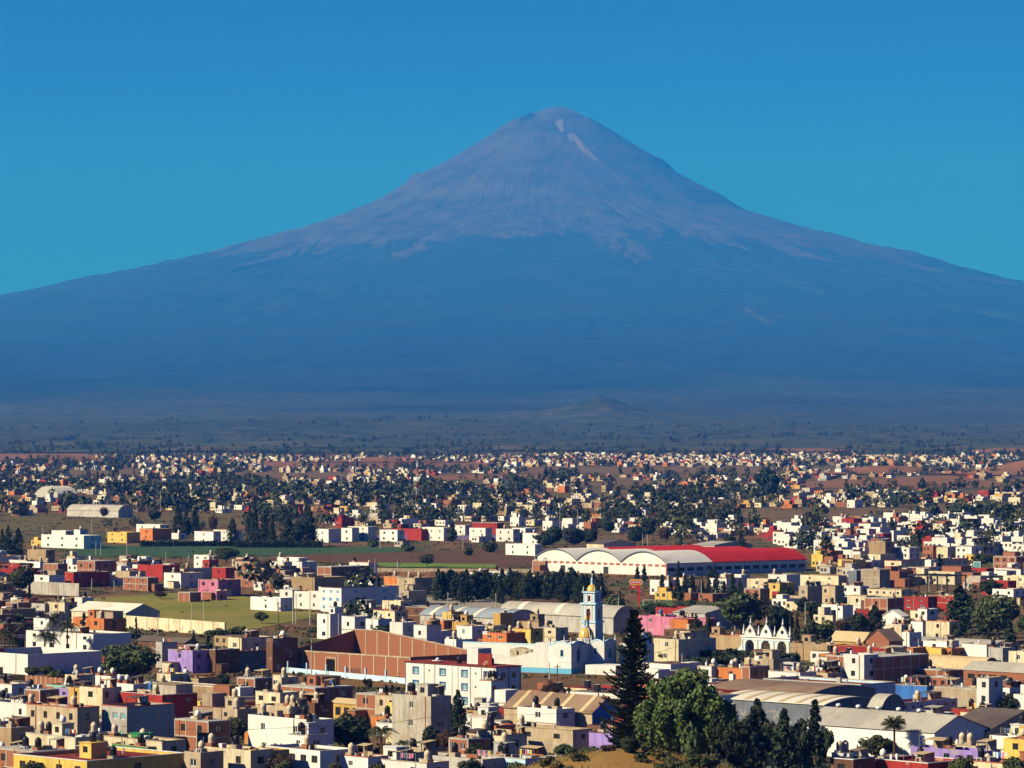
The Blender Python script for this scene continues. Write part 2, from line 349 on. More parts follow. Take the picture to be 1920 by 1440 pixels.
def unit_window(style):
    """1 x 1 m window in the x-z plane: frame, mullion and recessed panes as one connected surface"""
    mb = MB(); t = 0.07
    xs = [0, t, 0.5 - t/2, 0.5 + t/2, 1 - t, 1]; zs = [0, t, 1 - t, 1]
    for i in range(5):
        for j in range(3):
            pane = i in (1, 3) and j == 1; y = 0.06 if pane else 0.0
            mb.add([(xs[i],y,zs[j]),(xs[i+1],y,zs[j]),(xs[i+1],y,zs[j+1]),(xs[i],y,zs[j+1])], [(0,1,2,3)], 1 if pane else 0)
            if pane:
                q = [(xs[i],zs[j]),(xs[i+1],zs[j]),(xs[i+1],zs[j+1]),(xs[i],zs[j+1])]
                for k in range(4):
                    (a, c), (b, d) = q[k], q[(k+1)%4]; mb.add([(a,0,c),(a,y,c),(b,y,d),(b,0,d)], [(0,1,2,3)], 0)
    me = mb.mesh('window', style)
    bm = bmesh.new(); bm.from_mesh(me); bmesh.ops.remove_doubles(bm, verts=bm.verts, dist=1e-4); bm.to_mesh(me); bm.free(); return me
WIN = {k: unit_window(v) for k, v in dict(w=('frame_white','glass'), d=('frame_dark','glass'), b=('frame_brown','glass'), u=('frame_blue','glass'), t=('frame_white','glass_teal'), x=('frame_white','glass_blue')).items()}
_m = MB().box(0,1,0,0.06,0,1); DOOR = {k: _m.mesh('doorway_panel', v) for k, v in dict(m='door_metal', b='frame_brown', d='frame_dark', u='glass_blue').items()}
def tank_mesh(mat, kind):
    mb = MB()
    if kind == 'v': mb.lathe([(.0,.0),(.56,.0),(.58,.06),(.55,.35),(.58,.4),(.55,.75),(.58,.8),(.55,1.15),(.45,1.38),(.24,1.48),(.24,1.6),(.0,1.62)][1:-1])
    else: mb.lathe([(.22,.0),(.42,.08),(.54,.32),(.57,.6),(.52,.9),(.36,1.1),(.18,1.18),(.18,1.28)])
    return mb.mesh('water_tank', mat)
TANK = {'t': tank_mesh('tank_beige','v'), 'k': tank_mesh('tank_black','v'), 'o': tank_mesh('tank_white','r'), 'q': tank_mesh('tank_beige','r'), 'u': tank_mesh('tank_blue','v')}
_st = MB(); _st.box(-.65,.65,-.65,.65,.82,1.0)
for a in (-.5,.5):
    for c in (-.5,.5): _st.box(a-.12,a+.12,c-.12,c+.12,0,.82)
STAND = _st.mesh('stand', 'lightgrey'); STANDB = MB().box(-.7,.7,-.7,.7,0,1.0).mesh('stand', 'beige'); STANDR = MB().box(-.7,.7,-.7,.7,0,1.0).mesh('stand', 'brick')
def dish_mesh():
    mb = MB(); mb.lathe([(.02,.0),(.2,.03),(.36,.10),(.45,.18)], n=12); return mb.mesh('satellite_dish', 'frame_white')
DISH = dish_mesh()
# ---------------------------------------------------------------- labels
LANDMARKS = [(1110,1170,'church bell tower'),(1435,1200,'white arched gateway'),(1130,1052,'white vaulted warehouse'),(1420,1050,'red warehouse roof'),(850,1280,'apartment block'),(650,1232,'roofless brick hall'),
 (1187,1300,'tall layered pine'),(1285,1340,'big pepper tree'),(770,1350,'bare concrete block'),(345,1232,'lilac house'),(120,1210,'white villa with palms'),(1640,1385,'white vented shed'),(1775,1415,'violet house'),(1520,1280,'long blue building'),
 (1610,1255,'big brick block'),(100,1360,'beige three-storey house'),(255,1350,'grey three-storey house'),(710,1175,'white terrace'),(620,1120,'white corner shop'),(400,1105,'pink house'),(130,1012,'white cube villa'),(240,1245,'dark spreading tree'),
 (280,1150,'pale block shed'),(1668,1040,'white flats'),(1638,1085,'blockwork tower house'),(1740,1092,'black steel frame'),(1200,1110,'red shop sign'),(783,910,'striped radio mast'),(1270,1165,'pink houses'),(1865,1255,'shed with window strip'),
 (1800,1150,'big dark conifer'),(1388,1150,'big round tree'),(560,995,'dark cypress clump'),(70,1100,'concrete panel wall'),(1436,910,'huge lone tree'),(350,975,'cypress pair'),(185,952,'grey hangar'),(1830,1063,'green billboard'),
 (1060,1300,'long brown shed'),(1790,1245,'tan warped roof'),(850,1045,'ploughed field'),(960,1100,'dark tree belt'),(300,1130,'yellow football field'),(560,1258,'pale blue fence'),(690,1418,'twin leafy trees'),(1000,1140,'grey vaulted sheds'),
 (100,920,'white arched hall'),(657,880,'small striped mast'),(1220,905,'orange church'),(1880,890,'red-brown hill'),(1670,1375,'fan palm'),(230,1420,'red roof terrace'),(1000,1435,'grassy mound')]
ORD = ['first','second','third','fourth','fifth','sixth','seventh','eighth','ninth','tenth','eleventh','twelfth','thirteenth','fourteenth','fifteenth','sixteenth','seventeenth','eighteenth','nineteenth','twentieth']
TO_LABEL = []
def want_label(o, desc, px, py, not_lm=None): TO_LABEL.append((o, desc, px, py, not_lm))
def finish_labels():
    seen = {}
    for o, desc, px, py, nl in TO_LABEL:
        best = min((l for l in LANDMARKS if l[2] != nl), key=lambda l: ((px - l[0]) / 1.3) ** 2 + ((py - l[1]) * 1.6) ** 2)
        dx, dy = px - best[0], (py - best[1]) * 2.2
        rel = ('right of' if dx > 0 else 'left of') if abs(dx) > abs(dy) else ('in front of' if dy > 0 else 'behind')
        if len(f'{desc} {rel} {best[2]}'.split()) > 12: desc = desc.split(' with ')[0]
        seen.setdefault(f'{desc} {rel} the {best[2]}', []).append((px, o))
    used = set()
    for lab, lst in seen.items():
        lst.sort(key=lambda t: t[0])
        for i, (px, o) in enumerate(lst):
            if len(lst) == 1: o['label'] = lab; continue
            if i == len(lst) - 1: suf = ', rightmost of them' if len(lst) > 2 else ', the right one'
            elif i == 0: suf = ', leftmost of them' if len(lst) > 2 else ', the left one'
            else: suf = f', {ORD[min(i, 19)]} from left'
            o['label'] = lab + suf
# ---------------------------------------------------------------- footprints
CLAIM = []          # picture areas whose view is taken by a hand-placed thing
FOOT = []           # centre x, y and radius of what is built, for the fill
def solve(xL, xF, xR, yt, h, th):
    F = at(xF, yt, h); uL, uR = (xL - 960) / FPX, (xR - 960) / FPX; c, s = math.cos(th), math.sin(th)
    a = (F.x - uL * F.y) / (c + uL * s); b = (uR * F.y - F.x) / (s - uR * c)
    return F, a, b
def footprint(F, a, b, th):
    c, s = math.cos(th), math.sin(th)
    cx, cy = F.x - a/2*c + b/2*s, F.y + a/2*s + b/2*c
    FOOT.append((cx, cy, c, s, a/2, b/2)); return cx, cy
def hits(x, y, r):
    for cx, cy, c, s, ha, hb in FOOT:
        dx, dy = x - cx, y - cy
        if abs(dx) > 80 or abs(dy) > 80: continue
        if abs(dx*c - dy*s) < ha + r and abs(dx*s + dy*c) < hb + r: return True
    return False
WORDS = dict(white='white', cream='cream', beige='beige', tan='tan', brick='red brick', concrete='raw concrete', blockwork='bare blockwork', lightgrey='pale grey', paleblue='pale blue')
ROOFW = dict(redroof='red roof', brownroof='brown roof', tanroof='tan roof', darkroof='dark roof', blueroof='blue roof', greyroof='')
NST = {1: 'single-storey', 2: 'two-storey', 3: 'three-storey', 4: 'four-storey'}
def put_window(parent, style, face, a, b, x0, x1, z0, z1):
    me = WIN[style]
    if face == 'f': return link('window', me, parent, (x0, 0.10, z0), 0, (x1 - x0, 1, z1 - z0))
    return link('window', me, parent, (a - 0.10, x0, z0), R(90), (x1 - x0, 1, z1 - z0))
GAS = MB().lathe([(.16,0),(.18,.1),(.18,.9),(.1,1.0),(.06,1.1)], n=10).mesh('gas_cylinder', 'steel_grey'); HEATER = MB().lathe([(.22,0),(.24,.05),(.24,1.3),(.1,1.4)], n=10).mesh('water_heater', 'frame_white')
CRATE = {k: MB().box(-.5,.5,-.4,.4,0,.7).mesh('roof_box', k) for k in ('beige', 'brick', 'brown', 'white', 'concrete')}
def clutter(E, a, b, z, h, rn, dist):
    """things fixed on the flat roof: walls, lean-tos, pipes, lines of washing"""
    for _ in range(rn.choice([2, 3, 4, 5]) if dist < 1000 else rn.choice([0, 1, 2, 3])):
        x, y = rn.uniform(.5, max(.6, a - 1.2)), rn.uniform(.5, max(.6, b - 1.2)); k = rn.random()
        if k < .22: link('roof_box', CRATE[rn.choice(list(CRATE))], E, (x, y, z), 0, (rn.uniform(.7, 2.2), rn.uniform(.7, 2), rn.uniform(.7, 1.8)))
        elif k < .42 and a > 4:
            L = min(rn.uniform(2, 5), a - x - .2); D = min(rn.uniform(1.8, 3), b - y - .2)
            if L < 1 or D < 1: continue
            q = MB(); hh = rn.uniform(1.7, 2.3); q.add([(0,-.2,hh-.25),(L,-.2,hh-.25),(L,D,hh),(0,D,hh),(0,-.2,hh-.2),(L,-.2,hh-.2),(L,D,hh+.05),(0,D,hh+.05)], [(0,3,2,1),(4,5,6,7),(0,1,5,4),(1,2,6,5),(2,3,7,6),(3,0,4,7)])
            ln = q.obj('lean_to_roof', rn.choice(['sheet_grey', 'sheet_brown', 'sheet_dark', 'sheet_tan']), E, (x, y, z))
            for px_ in (.1, L - .1): MB().box(px_-.06, px_+.06, 0, .12, 0, hh - .26).obj('post', 'pole_wood', ln)
            MB().box(.05, L - .05, D - .15, D, 0, hh - .02).obj('back_wall', rn.choice(['brick', 'beige', 'concrete']), ln)
        elif k < .56: L = min(rn.uniform(1.5, 4), a - x - .1); MB().box(0, max(L, .5), 0, .15, 0, rn.uniform(.6, 1.3)).obj('low_wall', rn.choice(['brick', 'beige', 'lightgrey', 'blockwork']), E, (x, y, z))
        elif k < .68 and a > 4 and dist < 900:
            L = min(3.5, a - x); 
            if L < 1.5: continue
            q = MB(); q.tube((0,0,0), (0,0,1.8), .04, n=5); q.tube((L,0,0), (L,0,1.8), .04, n=5); q.tube((0,0,1.75), (L,0,1.75), .02, n=4); w = q.obj('washing_line', 'steel_grey', E, (x, y, z))
            for i in range(int(L / .6)): MB().box(.15 + i*.6, .6 + i*.6, -.015, .015, 1.75 - rn.uniform(.5, 1.1), 1.73).obj('cloth', rn.choice(['white', 'red', 'blue', 'paleblue', 'pink', 'slate', 'yellow', 'frame_dark']), w)
        elif k < .76: link('gas_cylinder', GAS, E, (x, y, z))
        elif k < .86: link('water_heater', HEATER, E, (x, y, z))
        else:
            q = MB(); t = rn.uniform(1.2, 3.2); q.tube((0,0,0), (0,0,t), .035, n=5); q.obj('aerial', 'steel_grey', E, (x, y, z))
def house(xL, xF, xR, yt, h, col, roof='greyroof', opts='', th=45, name='house', label=None, cat='house', group='houses of the town', auto=True, detail=True):
    th = R(th); F, a, b = solve(xL, xF, xR, yt, h, th); a = max(a, 2.5); b = max(b, 5.0)
    CLAIM.append((xL, yt - 9, xR, yt + .38 * (proj(F)[1] - yt))); return house_at(F, a, b, th, h, col, roof, opts, name, label, cat, group, (xL + xR) / 2, yt, detail)
def house_at(F, a, b, th, h, col, roof, opts, name='house', label=None, cat='house', group='houses of the town', px=0, py=0, detail=True):
    rn = random.Random(int(F.x * 31 + F.y * 17)); c, s = math.cos(th), math.sin(th)
    cx, cy = footprint(F, a, b, th)
    Lx, Ly = F.x - a * c, F.y + a * s
    if col == 'brick' and name == 'house': name = 'brick_house'
    E = empty(name, (Lx, Ly, F.z), -th)
    n_st = max(1, round(h / 2.9)); sh = h / n_st if n_st else h; par = h - .4 if 'O' in opts else 0.5 if 'n' not in opts else 0.12
    # openings
    nf = next((int(opts[i+1]) for i, ch in enumerate(opts) if ch == 'w'), None); ns = next((int(opts[i+1]) for i, ch in enumerate(opts) if ch == 's'), None)
    if nf is None: nf = rn.choice([0, 1, 1, 2]) if a > 4 else rn.choice([0, 1])
    if ns is None: ns = rn.choice([0, 1, 1, 2]) if b > 5 else 1
    style = next((ch for ch in opts if ch in 'WDTX'), None); style = style.lower() if style else rn.choice('wddb')
    fo, so = [], []
    for k in range(n_st):
        zb = k * sh + 0.95
        for (lst, n, wd) in ((fo, nf, a), (so, ns, b)):
            if n == 0: continue
            ww = min(rn.choice([1.0, 1.2, 1.5]), wd / n * 0.55)
            for i in range(n):
                if nf > 1 or rn.random() < .8:
                    xc = wd * (i + .5) / n + (rn.uniform(-.3, .3) if n < 4 else 0); lst.append((xc - ww/2, xc + ww/2, zb, min(zb + 1.2, h - par - .25)))
    if 'G' in opts and a > 4: fo = [o for o in fo if o[2] > sh]; fo.append((a*.5 - 1.4, a*.5 + 1.4, 0.05, 2.3))
    mb = MB(); zb = -0.6
    wall_face(mb, a, zb, h, fo, lambda x, y, z: (x, y, z))
    wall_face(mb, b, zb, h, so, lambda x, y, z: (a - y, x, z))
    t = 0.16
    mb.add([(a,b,zb),(0,b,zb),(0,b,h),(a,b,h)], [(0,1,2,3)]); mb.add([(0,b,zb),(0,0,zb),(0,0,h),(0,b,h)], [(0,1,2,3)])
    o4 = [(0,0),(a,0),(a,b),(0,b)]; i4 = [(t,t),(a-t,t),(a-t,b-t),(t,b-t)]
    for k in range(4):
        p, q, r_, s_ = o4[k], o4[(k+1)%4], i4[(k+1)%4], i4[k]
        mb.add([(*p,h),(*q,h),(*r_,h),(*s_,h)], [(0,1,2,3)]); mb.add([(*s_,h),(*r_,h),(*r_,h-par-.1),(*s_,h-par-.1)], [(0,1,2,3)])
    mb.obj('wall', col, E)
    MB().box(t, a - t, t, b - t, h - par - .25, h - par).obj('roof', roof, E)
    if detail:
        for o in fo:
            if o[2] < 0.1: link('doorway_panel', DOOR[rn.choice('mbd')], E, (o[0], .1, o[2]), 0, (o[1]-o[0], 1, o[3]-o[2]))
            else: put_window(E, style, 'f', a, b, *o)
        for o in so: put_window(E, style, 's', a, b, *o)
    if col in ('brick', 'blockwork') and detail:
        fr = MB(); e = 0.035; nb = max(1, round(a / 3.6)); nbs = max(1, round(b / 3.6)); zt = h - .02
        fr.box(-e, a + e, -e, b + e, zt - .22, zt + .06)
        for i in range(nb + 1): x = (a - .25) * i / nb; fr.box(x - (e if i == 0 else 0), x + .25 + (e if i == nb else 0), -e, .05, zb, zt - .1)
        for i in range(1, nbs + 1): y = (b - .25) * i / nbs; fr.box(a - .05, a + e, y, y + .25 + (e if i == nbs else 0), zb, zt - .1)
        for k in range(1, n_st): fr.box(-e - .002, a + e + .002, -e - .002, .08, k * sh - .12, k * sh + .12); fr.box(a - .08, a + e + .002, .081, b, k * sh - .12, k * sh + .12)
        fr.obj('concrete_frame', 'lightgrey' if col == 'brick' else 'concrete', E)
    if detail and 'O' not in opts and col not in ('brick', 'blockwork', 'concrete') and rn.random() < .6:
        e, zt = .06, h + .003; cp = MB(); q4 = [(-e, a + e, -e, t + e), (-e, a + e, b - t - e, b + e), (-e, t + e, t + e + .002, b - t - e - .002), (a - t - e, a + e, t + e + .002, b - t - e - .002)]
        for q in q4: cp.box(*q, zt, zt + .14)
        cp.obj('coping', rn.choice(['beige', 'lightgrey', 'tan', 'brown', 'white', 'tile_red']), E)
    if detail and F.y < 1300 and n_st > 1 and rn.random() < .45: MB().box(-.05, a + .05, -.05, -.001, sh - .12, sh + .1).obj('floor_band', rn.choice(['beige', 'lightgrey', 'tan']), E)
    if detail and F.y < 1300 and rn.random() < .35: x = rn.uniform(.3, a - .3); MB().box(x - .06, x + .06, -.11, -.001, -.4, h - .1).obj('downpipe', rn.choice(['brown', 'tile_red', 'steel_grey']), E)
    if opts and 'e' in opts:      # projecting painted eave slab
        MB().box(-.35, a + .35, -.35, b + .35, h + .003, h + .2).obj('roof_slab', roof, E)
    z = h - par
    # roof things that belong to the house
    if 'b' in opts:
        w2, d2 = min(3.0, a * .45), min(3.2, b * .5); x0 = a * rn.uniform(.1, .5); y0 = b * rn.uniform(.3, .45)
        bk = MB(); ops = [(w2*.3, w2*.7, z + .9, z + 1.9)]
        wall_face(bk, w2, z, z + 2.4, ops, lambda x, y, q: (x0 + x, y0 + y, q), .1)
        bk.add([(x0+w2,y0,z),(x0+w2,y0+d2,z),(x0+w2,y0+d2,z+2.4),(x0+w2,y0,z+2.4)], [(0,1,2,3)]); bk.add([(x0,y0+d2,z),(x0,y0,z),(x0,y0,z+2.4),(x0,y0+d2,z+2.4)], [(0,1,2,3)])
        bk.add([(x0+w2,y0+d2,z),(x0,y0+d2,z),(x0,y0+d2,z+2.4),(x0+w2,y0+d2,z+2.4)], [(0,1,2,3)])
        bk.box(x0 - .12, x0 + w2 + .12, y0 - .12, y0 + d2 + .12, z + 2.4, z + 2.55)
        q = bk.obj('stair_bulkhead', col, E); link('window', WIN['d'], q, (x0 + ops[0][0], y0 + .08, ops[0][2]), 0, (w2*.4, 1, 1.0))
        if rn.random() < .5:
            link('water_tank', TANK[rn.choice('tko')], E, (x0 + w2/2, y0 + d2/2, z + 2.56))
    for ch in opts:
        if ch in TANK:
            x, y = rn.uniform(.8, max(.9, a - .8)), rn.uniform(.7, max(.8, b * .55)); T = link('water_tank', TANK[ch], E, (x, y, z + 1.0), rn.random() * 6)
            link('stand', rn.choice([STAND, STANDB, STANDR]), T, (0, 0, -1.0), -T.rotation_euler.z)
        elif ch == 'd':
            D = link('satellite_dish', DISH, E, (rn.uniform(.4, a*.8), .5, z + 1.0)); D.rotation_euler = (R(50), 0, rn.uniform(-1, 1))
            MB().tube((0,0,0), (0,-.3,-1.0), .03).obj('post', 'steel_grey', D)
    for k in range(opts.count('r')):
        rb = MB(); x = [0.12, a - .12][k % 2]
        for dx, dy in ((0,0),(.12,0),(0,.12)): rb.tube((min(x+dx, a-.05), .1+dy, z), (min(x+dx, a-.05) + rn.uniform(-.1,.1), .1+dy, h + rn.uniform(.6,1.4)), .03, n=4)
        rb.obj('rebar', 'pole_wood', E)
    if detail and F.y < 1500 and 'O' not in opts and rn.random() < .5:        # a lower lean-on room
        w3 = rn.uniform(2.2, max(2.4, min(a*.6, 5))); d3 = rn.uniform(1.6, 3.0); h3 = min(h - .5, rn.uniform(2.3, 2.8)); x3 = rn.uniform(0, max(.1, a - w3)); cm = rn.choice([col, col, 'beige', 'brick', 'cream', 'concrete', 'white'])
        if rn.random() < .5: an = MB().box(x3, x3 + w3, -d3, -.002, -.5, h3); rr_ = (x3 - .15, x3 + w3 + .15, -d3 - .2, -.003)
        else: an = MB().box(a + .002, a + d3, x3*b/a*.5, x3*b/a*.5 + w3, -.5, h3); rr_ = (a + .003, a + d3 + .2, x3*b/a*.5 - .15, x3*b/a*.5 + w3 + .15)
        q = an.obj('annex', cm, E); MB().box(*rr_, h3 + .003, h3 + .14).obj('annex_roof', rn.choice(['greyroof', 'sheet_grey', 'sheet_brown', 'redroof', 'tanroof', 'sheet_dark']), q)
    if detail and F.y < 1500 and 'O' not in opts and a > 7 and b > 6 and rn.random() < .3:     # unfinished upper room at the back
        cm = rn.choice(['brick', 'blockwork', col, 'concrete']); k0, k1 = sorted((rn.uniform(0, .4), rn.uniform(.55, 1))); MB().box(a*k0 + .2, a*k1 - .2, b*.5, b - .2, z, z + 2.3).obj('upper_room', cm, E)
        MB().box(a*k0 + .05, a*k1 - .05, b*.5 - .15, b - .05, z + 2.3, z + 2.45).obj('upper_roof', rn.choice(['greyroof', 'brownroof', 'tanroof']), E)
    if detail and F.y < 1650: clutter(E, a, b, z, h, rn, F.y)
    ppx, ppy = proj((cx, cy, F.z + h))
    if label: setp(E, label, cat, group)
    else:
        feats = []
        if 'b' in opts: feats.append('stair hut')
        rw = ROOFW.get(roof, '')
        d = f"{WORDS.get(col, col)} {NST.get(n_st, 'low')} house"
        ex = ([rw] if rw else []) + feats
        if ex: d += ' with ' + ' and '.join(ex[:1])
        setp(E, None, cat, group); want_label(E, d, ppx, ppy)
    return E
# ---------------------------------------------------------------- halls with gabled or vaulted roofs
def prof_gable(W, rise, k=0.5): return [(0, 0), (W * k, rise), (W, 0)]
def prof_vault(W, rise, n=14):
    Rr = (W * W / 4 + rise * rise) / (2 * rise); a0 = math.asin(min(1, W / 2 / Rr)); c0 = Rr - rise
    return [(W/2 + Rr * math.sin(-a0 + 2 * a0 * i / n), Rr * math.cos(-a0 + 2 * a0 * i / n) - c0) for i in range(n + 1)]
def shell(pr, h, l0, l1, ov, t, axis):
    """thin roof sheet over the profile from l0 to l1 along the ridge"""
    mb = MB(); ext = [(pr[0][0] - ov, pr[0][1] - ov * .25)] + pr[1:-1] + [(pr[-1][0] + ov, pr[-1][1] - ov * .25)]
    P = (lambda q, z, l: (q, l, z)) if axis == 'y' else (lambda q, z, l: (l, q, z))
    k = len(ext); vs = [P(q, h + z + dz, l) for l in (l0, l1) for dz in (0.02, 0.02 + t) for q, z in ext]
    fs = []
    for i in range(k - 1): fs += [(i, i + 1, 2*k + i + 1, 2*k + i), (i, k + i, k + i + 1, i + 1), (2*k + i, 2*k + i + 1, 3*k + i + 1, 3*k + i)]
    fs += [(0, 2*k, 3*k, k), (k - 1, 2*k - 1, 4*k - 1, 3*k - 1)]
    mb.add(vs, fs, 0, False); top = vs[k:2*k] + vs[3*k:4*k]
    mb.add(top, [(i, k + i, k + i + 1, i + 1) for i in range(k - 1)], 0, len(pr) > 3); return mb
def hall(xL, xF, xR, yt, h, rise, axis, kind, wall, roof, label, th=45, name='shed', cat='shed', strips=0, strip_mat='sheet_pale', ov=0.3, win=None, k=0.5, group='sheds and halls', end=None):
    th = R(th); F, a, b = solve(xL, xF, xR, yt, h, th); a, b = max(a, 3), max(b, 3); CLAIM.append((xL, yt - 22, xR, yt + .55 * (proj(F)[1] - yt))); c, s = math.cos(th), math.sin(th); footprint(F, a, b, th)
    E = empty(name, (F.x - a*c, F.y + a*s, F.z), -th); setp(E, label, cat, group)
    W, Ln = (a, b) if axis == 'y' else (b, a)
    pr = prof_gable(W, rise, k) if kind == 'gable' else prof_vault(W, rise)
    mb = MB(); poly = [(0, -.6), (W, -.6)] + [(q, h + z) for q, z in pr[::-1]]
    ops = win or []
    if ops:        # openings only on the long lit wall (front)
        mb2 = MB(); wall_face(mb2, a, -.6, h, ops, lambda x, y, z: (x, y - .12, z), .1); mb2.add([(0,-.12,h),(a,-.12,h),(a,0,h),(0,0,h)], [(0,1,2,3)]); mb2.obj('front_wall', wall, E)
        for o in ops: link('window', WIN['d'], E, (o[0], -.07, o[2]), 0, (o[1]-o[0], 1, o[3]-o[2]))
    mb.prism(poly, 0, Ln, 0, axis); mb.obj('wall', wall, E)
    if end: MB().prism([(q, z) for q, z in poly], a + .002, a + .05, 0, 'x').obj('end_wall', end, E)
    rm = roof + ('_y' if axis == 'y' and roof.startswith('sheet') else '')
    rf = shell(pr, h, -ov, Ln + ov, ov, .12, axis).obj('roof', rm, E)
    for i in range(strips):
        q = Ln * (i + .5) / strips; shell([(p, z + .16) for p, z in pr], h, q - Ln*.022, q + Ln*.022, ov * .5, .03, axis).obj('skylight_strip', strip_mat, rf)
    return E, a, b
# ---------------------------------------------------------------- landmark: red and white warehouse
def warehouse():
    th = R(48); h = 5.4; F, a, b = solve(1001, 1250, 1511, 1056.5, h, th); c, s = math.cos(th), math.sin(th); footprint(F, a, b, th)
    u = (1335 - 960) / FPX; b1 = (u * F.y - F.x) / (s - u * c)
    E = empty('warehouse', (F.x - a*c, F.y + a*s, F.z), -th); setp(E, 'big triple-vaulted warehouse, white bays in front, bright red roof behind', 'warehouse')
    W = a / 3; rise = 4.5; pr = prof_vault(W, rise, 18)
    wb = MB(); ops = []
    for k in range(3):
        n = 7
        for i in range(n):
            x0 = W * k + W * (i + .22) / n; ops.append((x0, x0 + W / n * .62, h - 1.45, h - .55))
    doors = [(W*.62, W*.62 + 3.0, -.1, 3.2), (W*1.6, W*1.6 + 3.0, -.1, 3.2)]
    wall_face(wb, a, -.8, h, ops + doors, lambda x, y, z: (x, y, z), .25)
    so = []; n = 15
    for i in range(n):
        y0 = b * (i + .15) / n; so.append((y0, y0 + b / n * .72, 2.1, 3.6))
    wall_face(wb, b, -.8, h, so, lambda x, y, z: (a - y, x, z), .25)
    wb.add([(a,b,-.8),(0,b,-.8),(0,b,h),(a,b,h)], [(0,1,2,3)]); wb.add([(0,b,-.8),(0,0,-.8),(0,0,h),(0,b,h)], [(0,1,2,3)])
    wb.obj('wall', 'white', E)
    for o in ops:
        q = MB().box(o[0], o[1], .15, .22, o[2], o[3]); q.obj('window', 'tile_red', E)
    for o in so: MB().box(a - .24, a - .16, o[0], o[1], o[2], o[3]).obj('window', 'frame_dark', E)
    for o in doors:
        d = MB(); pts = [(o[0], o[2]), (o[1], o[2])] + [(o[0] + 1.5 + 1.5 * math.cos(R(t)), 2.2 + 1.0 * math.sin(R(t))) for t in range(0, 181, 30)]
        d.prism(pts, .16, .22); d.obj('doorway_panel', 'frame_dark', E)
    for k in range(3):
        e = MB(); e.prism([(q + W*k, h + z) for q, z in pr], .02, .3); e.obj('gable_panel', 'sheet_white', E)
        e = MB(); e.prism([(q + W*k, h + z) for q, z in pr], b - .3, b - .02); e.obj('gable_panel', 'sheet_red', E)
        p2 = [(q + W*k, z) for q, z in pr]
        shell([(q, z - .25) for q, z in p2], h, -.42, -.36, .05, .48, 'y').obj('verge', 'slate', E)
        shell(p2, h, -.35, b1, .05 if k < 2 else .5, .18, 'y').obj('roof', 'sheet_white_y', E)
        shell([(q, z) for q, z in p2], h, b1 + .02, b + .4, .05 if k < 2 else .5, .18, 'y').obj('roof', 'sheet_red_y', E)
    MB().box(-.1, a + .06, -.06, .0, -.8, .35).obj('plinth', 'tile_red', E); MB().box(a - .5, a + .05, -.05, -.001, .36, h).obj('corner_post', 'tile_red', E)
    MB().box(a + .001, a + .3, -.3, b, h - .25, h + .1).obj('gutter', 'steel_dark', E)
    return E
warehouse()
# ---------------------------------------------------------------- landmark: church
def arch_poly(x0, x1, z0, zs, n=8):
    r = (x1 - x0) / 2; return [(x0, z0), (x1, z0)] + [(x0 + r + r * math.cos(math.pi * i / n), zs + r * math.sin(math.pi * i / n)) for i in range(n + 1)]
def wavy_wall(mb, W, D, z0, h, tf, bulge=1.0, n=10, mi=0):
    """block whose four walls end in a curved crest"""
    for (ox, oy, dx, dy, L) in ((0,0,1,0,W),(W,0,0,1,D),(W,D,-1,0,W),(0,D,0,-1,D)):
        for i in range(n):
            t0, t1 = i/n, (i+1)/n; c = lambda t: h + bulge * (1 - abs(2*t-1) ** 2) - .25
            pts = [(ox+dx*L*t0, oy+dy*L*t0, z0), (ox+dx*L*t1, oy+dy*L*t1, z0), (ox+dx*L*t1, oy+dy*L*t1, c(t1)), (ox+dx*L*t0, oy+dy*L*t0, c(t0))]
            mb.add([tf(*p) for p in pts], [(0,1,2,3)], mi)
            # crest thickness towards the inside
            nx, ny = -dy, dx
            q = [pts[3], pts[2], (pts[2][0]+nx*.35, pts[2][1]+ny*.35, pts[2][2]), (pts[3][0]+nx*.35, pts[3][1]+ny*.35, pts[3][2])]
            mb.add([tf(*p) for p in q], [(0,1,2,3)], mi)
    mb.add([tf(0,0,h-.5), tf(W,0,h-.5), tf(W,D,h-.5), tf(0,D,h-.5)], [(0,1,2,3)], mi)
PINN = MB().lathe([(.26,.0),(.26,.35),(.34,.42),(.22,.55),(.2,.9),(.10,1.5),(.03,2.0)], n=8).mesh('pinnacle', 'white')
